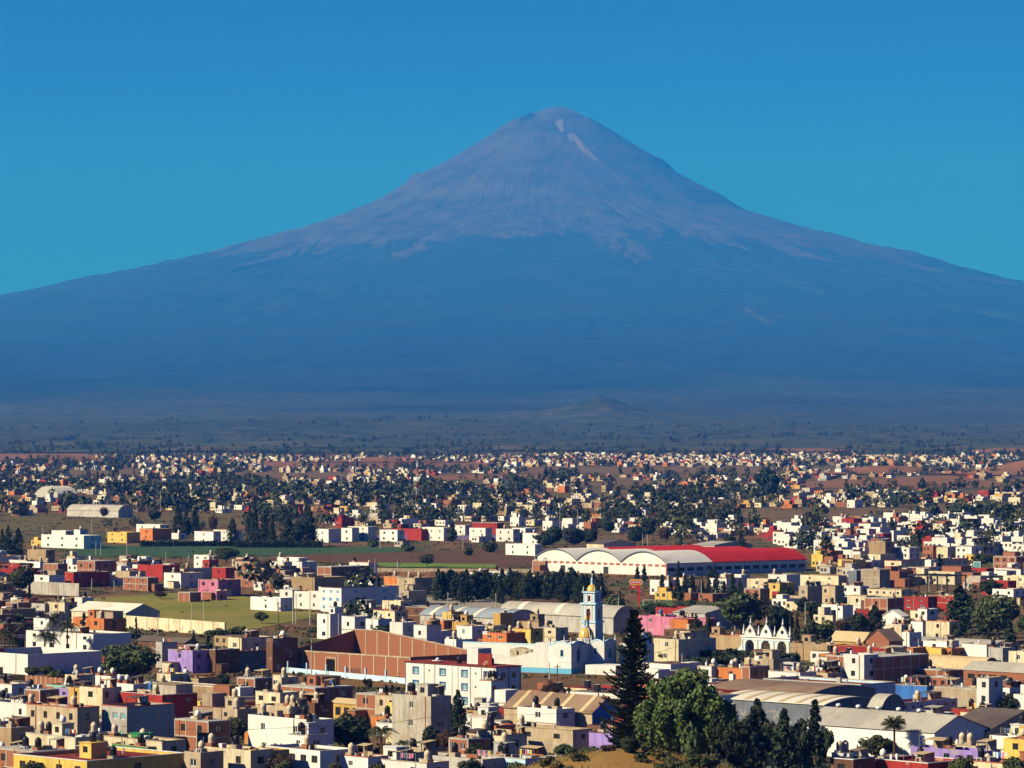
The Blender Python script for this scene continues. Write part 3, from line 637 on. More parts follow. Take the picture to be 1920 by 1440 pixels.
def church():
    th = R(30); c, s = math.cos(th), math.sin(th)
    F = at(1071, 1264); E = empty('church', (F.x, F.y, F.z), -th); setp(E, 'white church with yellow domes, pale blue trim and a tall bell tower', 'church')
    m = F.y / FPX; I = lambda x, y, z: (x, y, z)     # local origin at the near corner of the south block, +x right-near, +y right-far
    FOOT.append((F.x, F.y + 12, c, s, 18, 16))
    W1, D1, h1 = 42 * m / c, 29.5 * m / s, 7.3
    def block(x0, y0, W, D, h, z0=-.6, band=True, bulge=.9):
        mb = MB(); wavy_wall(mb, W, D, z0, h, lambda x, y, z: (x0 + x, y0 + y, z), bulge); b = mb.obj('nave_block', 'white', E)
        if band: MB().box(x0 - .04, x0 + W + .04, y0 - .04, y0 + D + .04, z0, 1.35).obj('painted_band', 'band_blue', E)
        for (px, py) in ((.2,.2),(W-.2,.2),(W-.2,D-.2),(.2,D-.2)): link('pinnacle', PINN, E, (x0 + px, y0 + py, h - .3))
        # blue crest lines on the two visible sides
        for side in (0, 1):
            L = W if side == 0 else D; pts = [(L*i/12, h + bulge*(1-abs(2*i/12-1)**2) - .25) for i in range(13)]
            cr = MB()
            for i in range(12):
                (q0, z0_), (q1, z1_) = pts[i], pts[i+1]
                P = (lambda q, z, d: (x0 + q, y0 - d, z)) if side == 0 else (lambda q, z, d: (x0 + W + d, y0 + q, z))
                cr.add([P(q0,z0_-.28,.08), P(q1,z1_-.28,.08), P(q1,z1_+.06,.08), P(q0,z0_+.06,.08), P(q0,z0_-.28,-.02), P(q1,z1_-.28,-.02), P(q1,z1_+.06,-.02), P(q0,z0_+.06,-.02)], [(0,1,2,3),(3,2,6,7),(0,4,5,1),(4,7,6,5)])
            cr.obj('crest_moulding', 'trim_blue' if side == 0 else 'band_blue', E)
        return b
    def arched_window(x, y, z, w, hh, face):
        fr = MB(); g = MB(); po = arch_poly(-w/2 - .22, w/2 + .22, z - .2, z + hh - w/2, 10); pi = arch_poly(-w/2, w/2, z, z + hh - w/2, 10)
        if face == 'f':
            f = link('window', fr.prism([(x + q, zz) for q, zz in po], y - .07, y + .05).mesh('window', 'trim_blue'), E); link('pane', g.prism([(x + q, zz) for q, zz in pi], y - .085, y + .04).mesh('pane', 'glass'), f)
        else:
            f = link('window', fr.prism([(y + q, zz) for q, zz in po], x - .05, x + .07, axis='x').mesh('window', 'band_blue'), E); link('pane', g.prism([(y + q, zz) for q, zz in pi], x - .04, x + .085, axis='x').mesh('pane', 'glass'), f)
    block(-W1, 0, W1, D1, h1); arched_window(-W1*.41, 0, 4.3, .75, 1.6, 'f'); arched_window(0, D1*.45, 2.9, 1.1, 3.0, 's')
    # second block further to the right and back
    W2, D2 = 26 * m / c, 24 * m / s; x2, y2 = -W2 + 4.6, D1 + .8
    block(x2, y2, W2, D2, h1 + .3); arched_window(x2 + W2*.38, y2, 4.6, .7, 1.5, 'f'); arched_window(x2 + W2, y2 + D2*.45, 3.6, .9, 2.2, 's')
    # nave behind
    MB().box(-W1 - 6, x2 - .01, 4.0, D1 + 9, -.6, 7.2).obj('nave', 'white', E)
    # crossing drum and yellow dome
    dx, dy = -1.6, D1 + 2.9
    D = MB(); D.lathe([(2.35,5.0),(2.35,8.0),(2.5,8.05),(2.5,8.3),(2.2,8.35)], dx, dy, 0, 8, smooth=False); drum = D.obj('drum', 'white', E)
    dm = MB().lathe([(1.95*math.cos(R(t)), 8.3 + 2.9*math.sin(R(t))) for t in range(0, 86, 9)], dx, dy, 0, 20).obj('dome', 'dome_yellow', E)
    for k in range(8):
        t = R(45*k + 10); rb = MB()
        for q in range(0, 80, 10): rb.tube((dx + 1.98*math.cos(R(q))*math.cos(t), dy + 1.98*math.cos(R(q))*math.sin(t), 8.3 + 2.92*math.sin(R(q))), (dx + 1.98*math.cos(R(q+10))*math.cos(t), dy + 1.98*math.cos(R(q+10))*math.sin(t), 8.3 + 2.92*math.sin(R(q+10))), .07, n=4)
        rb.obj('rib', 'white', dm)
    for k in range(4):
        t = R(90*k - 90); MB().box(-.35,.35,-.08,.08,0,1.5).obj('drum_window', 'frame_dark', drum, (dx + 2.2*math.cos(t), dy + 2.2*math.sin(t), 6.2), t + R(90))
    lt = MB(); lt.lathe([(.85,11.0),(.85,11.3)], dx, dy, 0, 8)
    for k in range(8): lt.box(dx + .62*math.cos(R(45*k)) - .1, dx + .62*math.cos(R(45*k)) + .1, dy + .62*math.sin(R(45*k)) - .1, dy + .62*math.sin(R(45*k)) + .1, 11.2, 12.7)
    lt.lathe([(.85,12.6),(.85,12.85)], dx, dy, 0, 8); lt.obj('lantern', 'paleblue', E); MB().lathe([(.66,12.85),(.55,13.25),(.3,13.6),(.1,13.7),(.05,14.2)], dx, dy, 0, 12).obj('lantern_cap', 'dome_yellow', E)
    # bell tower: 4 m square, its near corner at x 1116 px
    u = (1116 - 960) / FPX; ty = 14.5
    # local (x, y) -> world: (x c + y s, -x s + y c)
    wx, wy = F.x, F.y
    tx = (u * (wy + ty * c) - wx - ty * s) / (c + u * s); w = 4.0
    T = lambda z, k: MB().box(tx - w - k, tx + k, ty - k, ty + w + k, *z)
    z1, z2, z3, z4 = 12.4, 16.9, 19.7, 21.2
    sh = T((-.6, z1 - .5), 0).obj('tower_shaft', 'white', E); T((z1 - .49, z1 - .1), .22).obj('cornice', 'trim_blue', E)
    def stage(za, zb, kk, pil, arch_w, nm):
        core = MB(); x0, x1, y0, y1 = tx - w - kk, tx + kk, ty - kk, ty + w + kk; W = x1 - x0
        # four faces with a tall arched opening
        aw0, aw1 = W/2 - arch_w/2, W/2 + arch_w/2; zs = za + (zb - za)*.62; po = arch_poly(aw0, aw1, za + .35, zs, 8)
        for f in range(4):
            P = [lambda q, d, z: (x0 + q, y0 + d, z), lambda q, d, z: (x1 - d, y0 + q, z), lambda q, d, z: (x1 - q, y1 - d, z), lambda q, d, z: (x0 + d, y1 - q, z)][f]
            arcp = po[2:]     # right spring to left spring
            ring = [(0,za),(W,za),(W,zb),(0,zb)]
            # left and right piers, sill, spandrels
            for (a_, b_, c_, d_) in ((0, aw0, za, zb), (aw1, W, za, zb), (aw0, aw1, za, za + .35)):
                core.add([P(a_,0,c_), P(b_,0,c_), P(b_,0,d_), P(a_,0,d_)], [(0,1,2,3)])
            for i in range(len(arcp) - 1):
                (qa, zza), (qb, zzb) = arcp[i], arcp[i+1]
                core.add([P(qa,0,zza), P(qa,0,zb), P(qb,0,zb), P(qb,0,zzb)], [(0,1,2,3)]); core.add([P(qa,0,zza), P(qb,0,zzb), P(qb,.5,zzb), P(qa,.5,zza)], [(0,1,2,3)])
            core.add([P(aw0,0,za+.35), P(aw0,.5,za+.35), P(aw0,.5,zs), P(aw0,0,zs)], [(0,1,2,3)]); core.add([P(aw1,0,za+.35), P(aw1,0,zs), P(aw1,.5,zs), P(aw1,.5,za+.35)], [(0,1,2,3)])
        core.add([(x0,y0,zb),(x1,y0,zb),(x1,y1,zb),(x0,y1,zb)], [(0,1,2,3)]); cb = core.obj(nm, 'white', E)
        MB().box(x0+.5, x1-.5, y0+.5, y1-.5, za, zb-.05).obj('belfry_core', 'tile_red', E)
        for q in (.18, aw0 - .32, aw1 + .32, W - .18):
            for f in (0, 1):
                z0_, z1_ = za + .02, zb - .02
                p = MB().box(x0+q-.16, x0+q+.16, y0-.10, y0+.02, z0_, z1_) if f == 0 else MB().box(x1-.02, x1+.10, y0+q-.16, y0+q+.16, z0_, z1_)
                p.obj('pilaster', 'trim_blue' if q in (.18, W - .18) else 'white', cb)
        MB().lathe([(.30,0),(.26,.2),(.18,.5),(.12,.65),(.04,.7)], (x0+x1)/2, y0+.35, za + 1.7, 12).obj('bell', 'pole_wood', E) if arch_w > 1 else None
    stage(z1 - .1, z2 - .4, -.1, 1, 1.1, 'belfry'); T((z2 - .4, z2), .28).obj('cornice', 'trim_blue', E)
    stage(z2, z3 - .3, -.45, 1, .7, 'upper_belfry'); T((z3 - .3, z3), -.1).obj('cornice', 'trim_blue', E)
    tcx, tcy = tx - w/2, ty + w/2
    MB().lathe([(1.32,0),(1.32,.35)] + [(1.25*math.cos(R(t)), .4 + 1.35*math.sin(R(t))) for t in range(0, 80, 10)], tcx, tcy, z3 + .01, 18).obj('tower_dome', 'dome_yellow', E)
    MB().lathe([(.42,0),(.36,.15),(.30,1.1),(.44,1.25),(.2,1.6),(.1,2.0),(.04,2.3)], tcx, tcy, z3 + 1.6, 8).obj('tower_lantern', 'paleblue', E)
    cr = MB(); cr.box(tcx-.05, tcx+.05, tcy-.05, tcy+.05, z3+3.8, z3+4.6); cr.box(tcx-.28, tcx+.28, tcy-.045, tcy+.045, z3+4.2, z3+4.3); cr.obj('cross', 'frame_white', E)
    for (qx, qy) in ((-w+.4,.4),(-.4,.4),(-.4,w-.4),(-w+.4,w-.4)): link('pinnacle', PINN, E, (tx+qx, ty+qy, z3), 0, (.8,.8,.7))
    # small white dome on the right
    sx_, sy_ = x2 + W2 + 4.6, y2 + 8.5
    MB().box(sx_-3.2, sx_+3.2, sy_-3.2, sy_+3.2, -.6, 7.0).obj('chapel_block', 'white', E); MB().lathe([(3.1,7.0),(3.1,7.9)], sx_, sy_, 0, 16).obj('chapel_drum', 'trim_blue', E)
    MB().lathe([(2.9*math.cos(R(t)), 7.9 + 2.3*math.sin(R(t))) for t in range(0, 86, 8)], sx_, sy_, 0, 20).obj('chapel_dome', 'white', E)
    MB().lathe([(.5,10.1),(.42,10.3),(.40,11.2),(.55,11.35),(.3,11.8),(.05,12.4)], sx_, sy_, 0, 8).obj('chapel_lantern', 'paleblue', E)
    # flat white annex in front of the right block
    MB().box(x2 + 2.5, x2 + W2 + 7, 1.5, D1 + .78, -.6, 2.3).obj('annex', 'white', E)
    # churchyard wall running left with a curved crest and blue foot
    L = 34.0; wl = MB(); n = 34
    for i in range(n):
        x0, x1 = -W1 - L + L*i/n, -W1 - L + L*(i+1)/n; cz = lambda x: 3.6 + .55*abs(math.sin((x + W1)*.28)) + max(0, (x + W1 + 9) * .22)
        wl.add([(x0,.3,-.6),(x1,.3,-.6),(x1,.3,cz(x1)),(x0,.3,cz(x0)),(x0,.7,-.6),(x1,.7,-.6),(x1,.7,cz(x1)),(x0,.7,cz(x0))], [(0,1,2,3),(3,2,6,7),(5,4,7,6)])
    wl.obj('yard_wall', 'white', E); MB().box(-W1 - L, -W1 - .05, .25, .3, -.6, 1.3).obj('painted_band', 'band_blue', E)
    # upper back wall with a stone chapel front
    MB().box(-W1 - 30, -W1 - 6.01, 9.0, 9.4, -.6, 6.3).obj('back_wall', 'white', E); MB().box(-W1 - 30, -W1 - 6.01, 8.95, 9.45, 6.31, 6.6).obj('coping', 'trim_blue', E)
    st = MB(); n = 12; X0, X1 = -W1 - 14.5, -W1 - 8.2
    for i in range(n):
        a_, b_ = X0 + (X1-X0)*i/n, X0 + (X1-X0)*(i+1)/n; cz = lambda x: 5.3 + .6*math.sin(math.pi*(x-X0)/(X1-X0))**2
        st.add([(a_,6.0,-.6),(b_,6.0,-.6),(b_,6.0,cz(b_)),(a_,6.0,cz(a_)),(a_,6.6,-.6),(b_,6.6,-.6),(b_,6.6,cz(b_)),(a_,6.6,cz(a_))], [(0,1,2,3),(3,2,6,7),(5,4,7,6),(0,3,7,4),(1,5,6,2)])
    sw = st.obj('stone_front', 'blockwork', E); rs = random.Random(5)
    sb = MB().box(-.28,.28,-.06,.06,-.2,.2).mesh('stone', 'cream')
    for i in range(11):
        for j in range(6):
            q = link('stone', sb, sw, (X0 + .4 + i*.55 + (j%2)*.2, 5.97, 3.4 + j*.36 + rs.uniform(-.06,.06)), 0, (rs.uniform(.6,.95), 1, rs.uniform(.6,1)))
    for xx in (X0 + 2.3, X1 - 1.2): MB().box(xx-.3, xx+.3, 5.85, 5.99, 4.0, 4.8).obj('small_window', 'frame_dark', sw)
    return E
church()
# ---------------------------------------------------------------- landmark: arched gateway
def gateway():
    th = R(45); h = 4.9; F, a, b = solve(1390, 1481, 1488, 1198, h, th); c, s = math.cos(th), math.sin(th); b = 1.1
    footprint(F, a, b, th); E = empty('gateway', (F.x - a*c, F.y + a*s, F.z), -th); setp(E, 'white arched churchyard gateway with three round openings and pointed finials', 'gateway')
    W = a / 3; mb = MB(); r = W * .28; zs = 2.6
    pw = lambda q, z: (q, 0.0, z)
    for k in range(3):
        x0 = W*k; cx = x0 + W/2; arc = [(cx - r*math.cos(math.pi*i/10), zs + r*math.sin(math.pi*i/10)) for i in range(11)]
        for d0 in (0.0, b):
            for (p, q, z0, z1) in ((x0, cx - r, -.5, h), (cx + r, x0 + W, -.5, h)): mb.add([(p,d0,z0),(q,d0,z0),(q,d0,z1),(p,d0,z1)], [(0,1,2,3)])
            for i in range(10):
                mb.add([(arc[i][0],d0,arc[i][1]),(arc[i+1][0],d0,arc[i+1][1]),(arc[i+1][0],d0,h),(arc[i][0],d0,h)], [(0,1,2,3)])
        for i in range(10): mb.add([(arc[i][0],0,arc[i][1]),(arc[i][0],b,arc[i][1]),(arc[i+1][0],b,arc[i+1][1]),(arc[i+1][0],0,arc[i+1][1])], [(0,1,2,3)])
        for xx in (cx - r, cx + r): mb.add([(xx,0,-.5),(xx,b,-.5),(xx,b,zs),(xx,0,zs)], [(0,1,2,3)])
    mb.add([(0,0,-.5),(0,b,-.5),(0,b,h),(0,0,h)], [(0,1,2,3)]); mb.add([(a,0,-.5),(a,b,-.5),(a,b,h),(a,0,h)], [(0,1,2,3)]); mb.add([(0,0,h),(a,0,h),(a,b,h),(0,b,h)], [(0,1,2,3)])
    mb.obj('arcade', 'white', E)
    MB().box(-.3, a + .3, -.3, b + .3, h, h + .35).obj('cornice', 'white', E); MB().box(-.12, a + .12, -.12, -.005, h - .75, h - .6).obj('moulding', 'trim_blue', E)
    for k in range(3):
        cx = W*(k + .5); z0 = h + .35; ro = .55; ph = 3.1 if k != 1 else 3.3; out = []
        for t in range(0, 21):      # ogee outline of the crest
            q = t / 20 * 2 - 1; out.append((cx + q * W * .36, z0 + .25 + (ph - .25) * (1 - abs(q)) ** .75))
        cz = z0 + 1.25; n = 24; p = MB(); ring_o = []
        outline = [(cx - W*.36, z0)] + out + [(cx + W*.36, z0)]
        def hit(ang):   # outline point in the direction ang from the oculus centre
            best = None
            for i in range(len(outline)):
                (xa, za), (xb, zb) = outline[i], outline[(i+1) % len(outline)]
                ex, ez = xb - xa, zb - za; dx_, dz_ = math.cos(ang), math.sin(ang); det = dx_*(-ez) + dz_*ex
                if abs(det) < 1e-9: continue
                t = ((xa-cx)*(-ez) + (za-cz)*ex) / det; u_ = (dx_*(za-cz) - dz_*(xa-cx)) / det
                if t > 0 and -1e-6 <= u_ <= 1 + 1e-6 and (best is None or t < best): best = t
            return (cx + math.cos(ang)*best, cz + math.sin(ang)*best)
        n = 48
        for i in range(n):
            a0, a1 = 2*math.pi*i/n, 2*math.pi*(i+1)/n; o0, o1 = hit(a0), hit(a1); i0 = (cx + ro*math.cos(a0), cz + ro*math.sin(a0)); i1 = (cx + ro*math.cos(a1), cz + ro*math.sin(a1))
            y0, y1 = .15, .8
            p.add([(i0[0],y0,i0[1]),(o0[0],y0,o0[1]),(o1[0],y0,o1[1]),(i1[0],y0,i1[1]),(i0[0],y1,i0[1]),(o0[0],y1,o0[1]),(o1[0],y1,o1[1]),(i1[0],y1,i1[1])], [(0,1,2,3),(7,6,5,4),(1,5,6,2),(0,3,7,4)])
        ped = p.obj('pediment', 'white', E); link('finial', PINN, ped, (cx, .48, z0 + ph - .1), 0, (1.1,1.1,1.0))
    for k in range(4):
        x = W*k; x = min(max(x, .35), a - .35); link('pinnacle', PINN, E, (x, .5, h + .35), 0, (1.4,1.4,1.45)); MB().box(x-.16, x+.16, -.2, -.001, -.5, h - .76).obj('pilaster', 'paleblue', E)
    MB().prism([(-2.6,-.5),(0,-.5),(0,3.2),(-.6,2.2),(-2.0,1.2),(-2.6,.8)], .2, .8).obj('buttress', 'white', E)
gateway()
def text_mesh(cu):
    o = bpy.data.objects.new('t', cu); COL.objects.link(o); bpy.context.view_layer.update()
    me = bpy.data.meshes.new_from_object(o.evaluated_get(bpy.context.evaluated_depsgraph_get())); bpy.data.objects.remove(o); return me
CLAIM += [(1000,1020,1515,1082),(925,1085,1185,1292),(1383,1160,1490,1228),(545,1190,860,1262),(757,1215,980,1326),(437,1236,770,1286),(1183,1084,1212,1140),(1700,1076,1780,1112),(1205,1118,1232,1142),(1820,1050,1842,1078)]
# ---------------------------------------------------------------- roofless brick hall
def brick_hall():
    th = R(46); h = 5.4; F, a, b = solve(547, 770, 905, 1232, h, th); c, s = math.cos(th), math.sin(th); b = 21.0; footprint(F, a, b, th)
    E = empty('brick_hall', (F.x - a*c, F.y + a*s, F.z), -th); setp(E, 'roofless red brick hall with concrete ribs and graffiti beside the blue fence', 'building')
    t = .3; f = MB(); dx = a*.30; wall_face(f, a, -.5, h, [(dx, dx + 3.4, -.3, 3.6)], lambda x, y, z: (x, y, z), t)
    f.add([(0,0,h),(a,0,h),(a,t,h),(0,t,h)], [(0,1,2,3)]); f.add([(a,t,-.5),(0,t,-.5),(0,t,h),(a,t,h)], [(0,1,2,3)]); f.obj('front_wall', 'brick', E)
    pk = h + 4.2
    back = MB().prism([(0,-.5),(a,-.5),(a,h+.4),(a*.22,pk),(0,pk)], b - t, b); back.obj('gable_wall', 'brick', E)
    MB().prism([(0,-.5),(b-.31,-.5),(b-.31,pk-.1),(0,h-.02)], 0, t, axis='x').obj('side_wall', 'brick', E)
    MB().box(a - t, a, .31, b - .31, -.5, h).obj('side_wall', 'brick', E)
    n = 10
    for i in range(n + 1):
        x = (a - .35) * i / n
        if not (dx - .3 < x < dx + 3.4): MB().box(x, x + .35, -.06, .05, -.5, h - .36).obj('concrete_post', 'beige', E)
        zt = np.interp(x, [0, a*.22, a], [pk, pk, h+.4]); MB().box(x, x + .35, b - t - .07, b - t + .05, -.5, float(zt) - .25).obj('concrete_post', 'beige', E)
    MB().box(-.03, a + .03, -.08, t + .02, h - .35, h + .02).obj('concrete_beam', 'beige', E)
    MB().box(dx, dx + 3.4, .16, .24, -.3, 3.6).obj('doorway_panel', 'doorway_shade', E)  # open doorway: near-black panel painted in for the shade inside, not a leaf
    MB().box(dx - .3, dx, -.09, .1, -.3, 3.9).obj('door_jamb', 'beige', E); MB().box(dx + 3.4, dx + 3.7, -.09, .1, -.3, 3.9).obj('door_jamb', 'beige', E); MB().box(dx - .3, dx + 3.7, -.1, .1, 3.91, 4.2).obj('lintel', 'beige', E)
    cp = MB()
    for (x0, z0, x1, z1) in ((0,pk,a*.22,pk),(a*.22,pk,a,h+.4)):
        cp.add([(x0,b-t-.08,z0),(x1,b-t-.08,z1),(x1,b+.05,z1),(x0,b+.05,z0),(x0,b-t-.08,z0+.25),(x1,b-t-.08,z1+.25),(x1,b+.05,z1+.25),(x0,b+.05,z0+.25)], [(0,1,5,4),(4,5,6,7),(2,3,7,6),(0,3,2,1),(0,4,7,3),(1,2,6,5)])
    cp.obj('gable_beam', 'beige', E)
    for (x, body, mat, sz) in ((a*.03, 'ARABS', 'violet', 1.9), (a*.47, 'SUREÑO', 'frame_dark', 1.5)):
        cu = bpy.data.curves.new('graffiti', 'FONT'); cu.body = body; cu.size = sz; cu.extrude = .004; cu.offset = .03; cu.materials.append(MATS[mat])
        o = link('graffiti', text_mesh(cu), E, (x, -.012, .7)); o.rotation_euler = (R(90), 0, 0)
brick_hall()
# ---------------------------------------------------------------- apartment block
def apartments():
    th = R(46); h = 9.0; F, a, b = solve(760, 930, 976, 1252, h, th); c, s = math.cos(th), math.sin(th); footprint(F, a, b, th)
    E = empty('apartment_block', (F.x - a*c, F.y + a*s, F.z), -th); setp(E, 'white three-storey apartment block with blue window trim and red flat roof', 'building')
    ops = []; sh = 2.9; bays = [.12, .42, .66, .90]
    for k in range(3):
        for q in bays: ops.append((a*q - .85, a*q + .85, k*sh + .9, k*sh + 2.2))
        for q in (.27, .78): ops.append((a*q - .25, a*q + .25, k*sh + 1.5, k*sh + 1.9))
    so = [(b*q - .6, b*q + .6, k*sh + .9, k*sh + 2.1) for k in range(3) for q in (.3, .72)]
    mb = MB(); wall_face(mb, a, -.6, h, ops, lambda x, y, z: (x, y, z), .2); wall_face(mb, b, -.6, h, so, lambda x, y, z: (a - y, x, z), .2)
    mb.add([(a,b,-.6),(0,b,-.6),(0,b,h),(a,b,h)], [(0,1,2,3)]); mb.add([(0,b,-.6),(0,0,-.6),(0,0,h),(0,b,h)], [(0,1,2,3)]); mb.obj('wall', 'white', E)
    MB().box(-.25, a + .25, -.25, b + .25, h + .003, h + .22).obj('roof', 'redroof', E)
    for i, o in enumerate(ops):
        x0, x1, z0, z1 = o
        if x1 - x0 < 1: MB().box(x0, x1, .1, .16, z0, z1).obj('vent', 'frame_dark', E); continue
        fr = MB(); e = .16
        fr.box(x0 - e, x1 + e, -.06, .02, z1, z1 + e); fr.box(x0 - e, x1 + e, -.1, .02, z0 - e, z0); fr.box(x0 - e, x0, -.06, .02, z0, z1); fr.box(x1, x1 + e, -.06, .02, z0, z1)
        f = link('window', WIN['t' if i % 5 else 'w'], E, (x0, .12, z0), 0, (x1-x0, 1, z1-z0)); fr.obj('surround', 'frame_blue', E)
    for o in so: link('window', WIN['d'], E, (a - .12, o[0], o[2]), R(90), (o[1]-o[0], 1, o[3]-o[2]))
    for q in (0.002, .21, .33, .52, .585, .72, .84, .985): MB().box(a*q, a*q + .2, -.05, -.001, -.6, h - .02).obj('pilaster_strip', 'slate' if q not in (.52,.585) else 'lightgrey', E)
    for q in (.02, .5, .97): MB().box(a + .001, a + .06, b*q, b*q + .3, -.6, h - .02).obj('pilaster_strip', 'slate', E)
    bx = MB().box(a*.58, a*.58 + 3.4, b*.4, b*.4 + 4, h + .22, h + 3.6); bx.obj('stair_bulkhead', 'white', E)
    MB().box(a*.58 + 3.41, a*.58 + 7.5, b*.42, b*.42 + .2, h + .22, h + 2.6).obj('red_screen', 'redroof', E)
    for (x, y, kk) in ((a*.52, b*.3, 'k'), (a*.82, b*.5, 'k')): link('water_tank', TANK[kk], E, (x, y, h + .22))
    D = link('satellite_dish', DISH, E, (a*.35, .4, h + .9)); D.rotation_euler = (R(60), 0, .4); MB().tube((0,0,0), (0,-.6,-.5), .04).obj('post', 'steel_grey', D)
    sw = MB(); sw.box(0, 2.2, 0, 1.2, .3, .42); sw.obj('solar_heater', 'frame_white', E, (a*.27, .8, h + .25))
apartments()
# ---------------------------------------------------------------- blue fence in front of the brick hall
def blue_fence():
    p, q = at(437, 1252), at(762, 1283); d = (q - p); L = d.length; E = empty('fence', p, math.atan2(d.y, d.x)); setp(E, 'pale blue wall with tall square posts in front of the brick hall', 'fence')
    MB().box(0, L, -.1, .1, -.5, 1.35).obj('fence_wall', 'paleblue', E); n = 9
    for i in range(n + 1): MB().box(L*i/n - .2, L*i/n + .2, -.2, .2, -.5, 2.9).obj('post', 'paleblue', E)
blue_fence()
# ---------------------------------------------------------------- poles, masts, signs
def pole(px, yt, yb, kind='c', idx=0):
    p = at(px, yb); H = min((yb - yt) * p.y / FPX, 14); E = empty('utility_pole', p, RNG.uniform(-.6, .6)); setp(E, None, 'pole', 'utility poles in the streets')
    mat = 'pole_wood' if kind == 'w' else 'pole_concrete'; MB().tube((0,0,-.5), (0,0,H), .17, .11, 7).obj('shaft', mat, E)
    if kind in 'cw':
        MB().box(-.9, .9, -.07, .07, H - .75, H - .6).obj('crossarm', 'pole_wood', E)
        if idx % 3 == 0: MB().lathe([(.28,0),(.3,.1),(.3,.8),(.2,.9)], .35, 0, H - 2.6, 10).obj('transformer', 'steel_grey', E)
    elif kind == 'l':
        MB().tube((0,0,H-.1), (1.5,0,H+.15), .05).obj('lamp_arm', 'steel_grey', E); MB().box(1.3, 2.0, -.12, .12, H + .1, H + .22).obj('lamp_head', 'steel_grey', E)
    want_label(E, {'c': 'pale concrete utility pole', 'w': 'dark wooden utility pole', 'l': 'street lamp on a slim post', 't': 'bare slim post'}[kind], px, (yt + yb) / 2)
def mast(px, yt, yb, w, label):
    p = at(px, yb); H = (yb - yt) * p.y / FPX; E = empty('radio_mast', p, .4); setp(E, label, 'mast', 'radio masts'); n = 14
    for i in range(n):
        z0, z1 = H*i/n, H*(i+1)/n; k0, k1 = w*(1 - .55*i/n), w*(1 - .55*(i+1)/n); sg = MB(); C = [(-1,-1),(1,-1),(1,1),(-1,1)]
        for j in range(4):
            a, b = C[j], C[(j+1)%4]
            sg.tube((a[0]*k0,a[1]*k0,z0), (a[0]*k1,a[1]*k1,z1), .13, n=4); sg.tube((a[0]*k0,a[1]*k0,z0), (b[0]*k1,b[1]*k1,z1), .07, n=4); sg.tube((a[0]*k1,a[1]*k1,z1), (b[0]*k1,b[1]*k1,z1), .07, n=4)
        sg.obj('lattice_section', 'mast_red' if (i // 2) % 2 == 1 else 'frame_white', E)
    for j in range(3):
        t = j*2.1; MB().box(-.2,.2,-.15,.15,0,2.2).obj('antenna_panel', 'frame_white', E, (w*.8*math.cos(t), w*.8*math.sin(t), H - 4), t)
mast(783, 864, 953, 1.1, 'red and white lattice radio mast rising from the mid-town houses'); mast(657, 859, 908, 1.2, 'farther thin red and white lattice mast among trees')
def text_on(body, size, mat, parent, loc, rz=0, extrude=.03):
    cu = bpy.data.curves.new('lettering', 'FONT'); cu.body = body; cu.size = size; cu.extrude = extrude; cu.align_x = 'CENTER'; cu.align_y = 'CENTER'; cu.materials.append(MATS[mat])
    o = link('lettering', text_mesh(cu), parent, loc, rz); o.rotation_euler = (R(90), 0, rz); return o
def shop_sign():
    p = at(1198, 1140); m = p.y / FPX; E = empty('shop_sign', p, R(-8)); setp(E, 'red shop sign with white lettering on a tall red post', 'sign'); H = 43*m
    MB().box(-.25, .25, -.2, .2, -.5, H).obj('post', 'sign_red', E)
    b = MB().box(-11*m-1.0, 11*m-1.0, -.3, .3, H, H + 11*m).obj('sign_panel', 'sign_red', E); cx = -1.0
    MB().box(-11*m+cx, 11*m+cx, -.33, -.301, H + 10*m, H + 11*m).obj('yellow_band', 'sign_yellow', b); MB().box(-11*m+cx, 11*m+cx, -.33, -.301, H, H + 1*m).obj('yellow_band', 'sign_yellow', b)
    text_on('OXXO', 8.5*m, 'lettering', b, (cx, -.34, H + 5.5*m))
    q = MB().box(-11*m-1.0, -.26, -.2, .2, H - 6.5*m, H - 1.5*m).obj('small_panel', 'sign_red', E); text_on('WC', 3.6*m, 'lettering', q, (-6.2*m-.6, -.22, H - 4*m))
shop_sign()
def billboard():
    p = at(1832, 1076); m = p.y / FPX; E = empty('billboard', p, R(-20)); setp(E, 'white-framed green billboard on a post near the red roofs', 'billboard')
    for x in (-4*m, 4*m): MB().box(x-.15, x+.15, -.15, .15, -.5, 9*m).obj('post', 'frame_white', E)
    f = MB().box(-7*m, 7*m, -.15, .15, 9*m, 23*m).obj('frame', 'frame_white', E); MB().box(-6*m, 6*m, -.18, -.151, 11*m, 22*m).obj('panel', 'glass_teal', f)
billboard()
def steel_frame():
    th = R(45); F = at(1776, 1112); uL = (1704-960)/FPX; a = (F.x - uL*F.y) / (math.cos(th) + uL*math.sin(th)); E = empty('steel_frame', (F.x - a*math.cos(th), F.y + a*math.sin(th), F.z), -th); b = 11; h = 6.0
    setp(E, 'open black steel portal frame standing between low houses', 'steel frame'); FOOT.append((F.x-5, F.y+8, .7, .7, 9, 7))
    for y in (0, b):
        for i in range(5): x = a*i/4; MB().box(x-.18, x+.18, y-.18, y+.18, -.5, h).obj('column', 'steel_dark', E)
        MB().box(-.3, a+.3, y-.2, y+.2, h, h+.5).obj('beam', 'steel_dark', E)
    for i in range(5): x = a*i/4; MB().box(x-.15, x+.15, .21, b-.21, h+.05, h+.4).obj('rafter', 'steel_dark', E)
steel_frame()
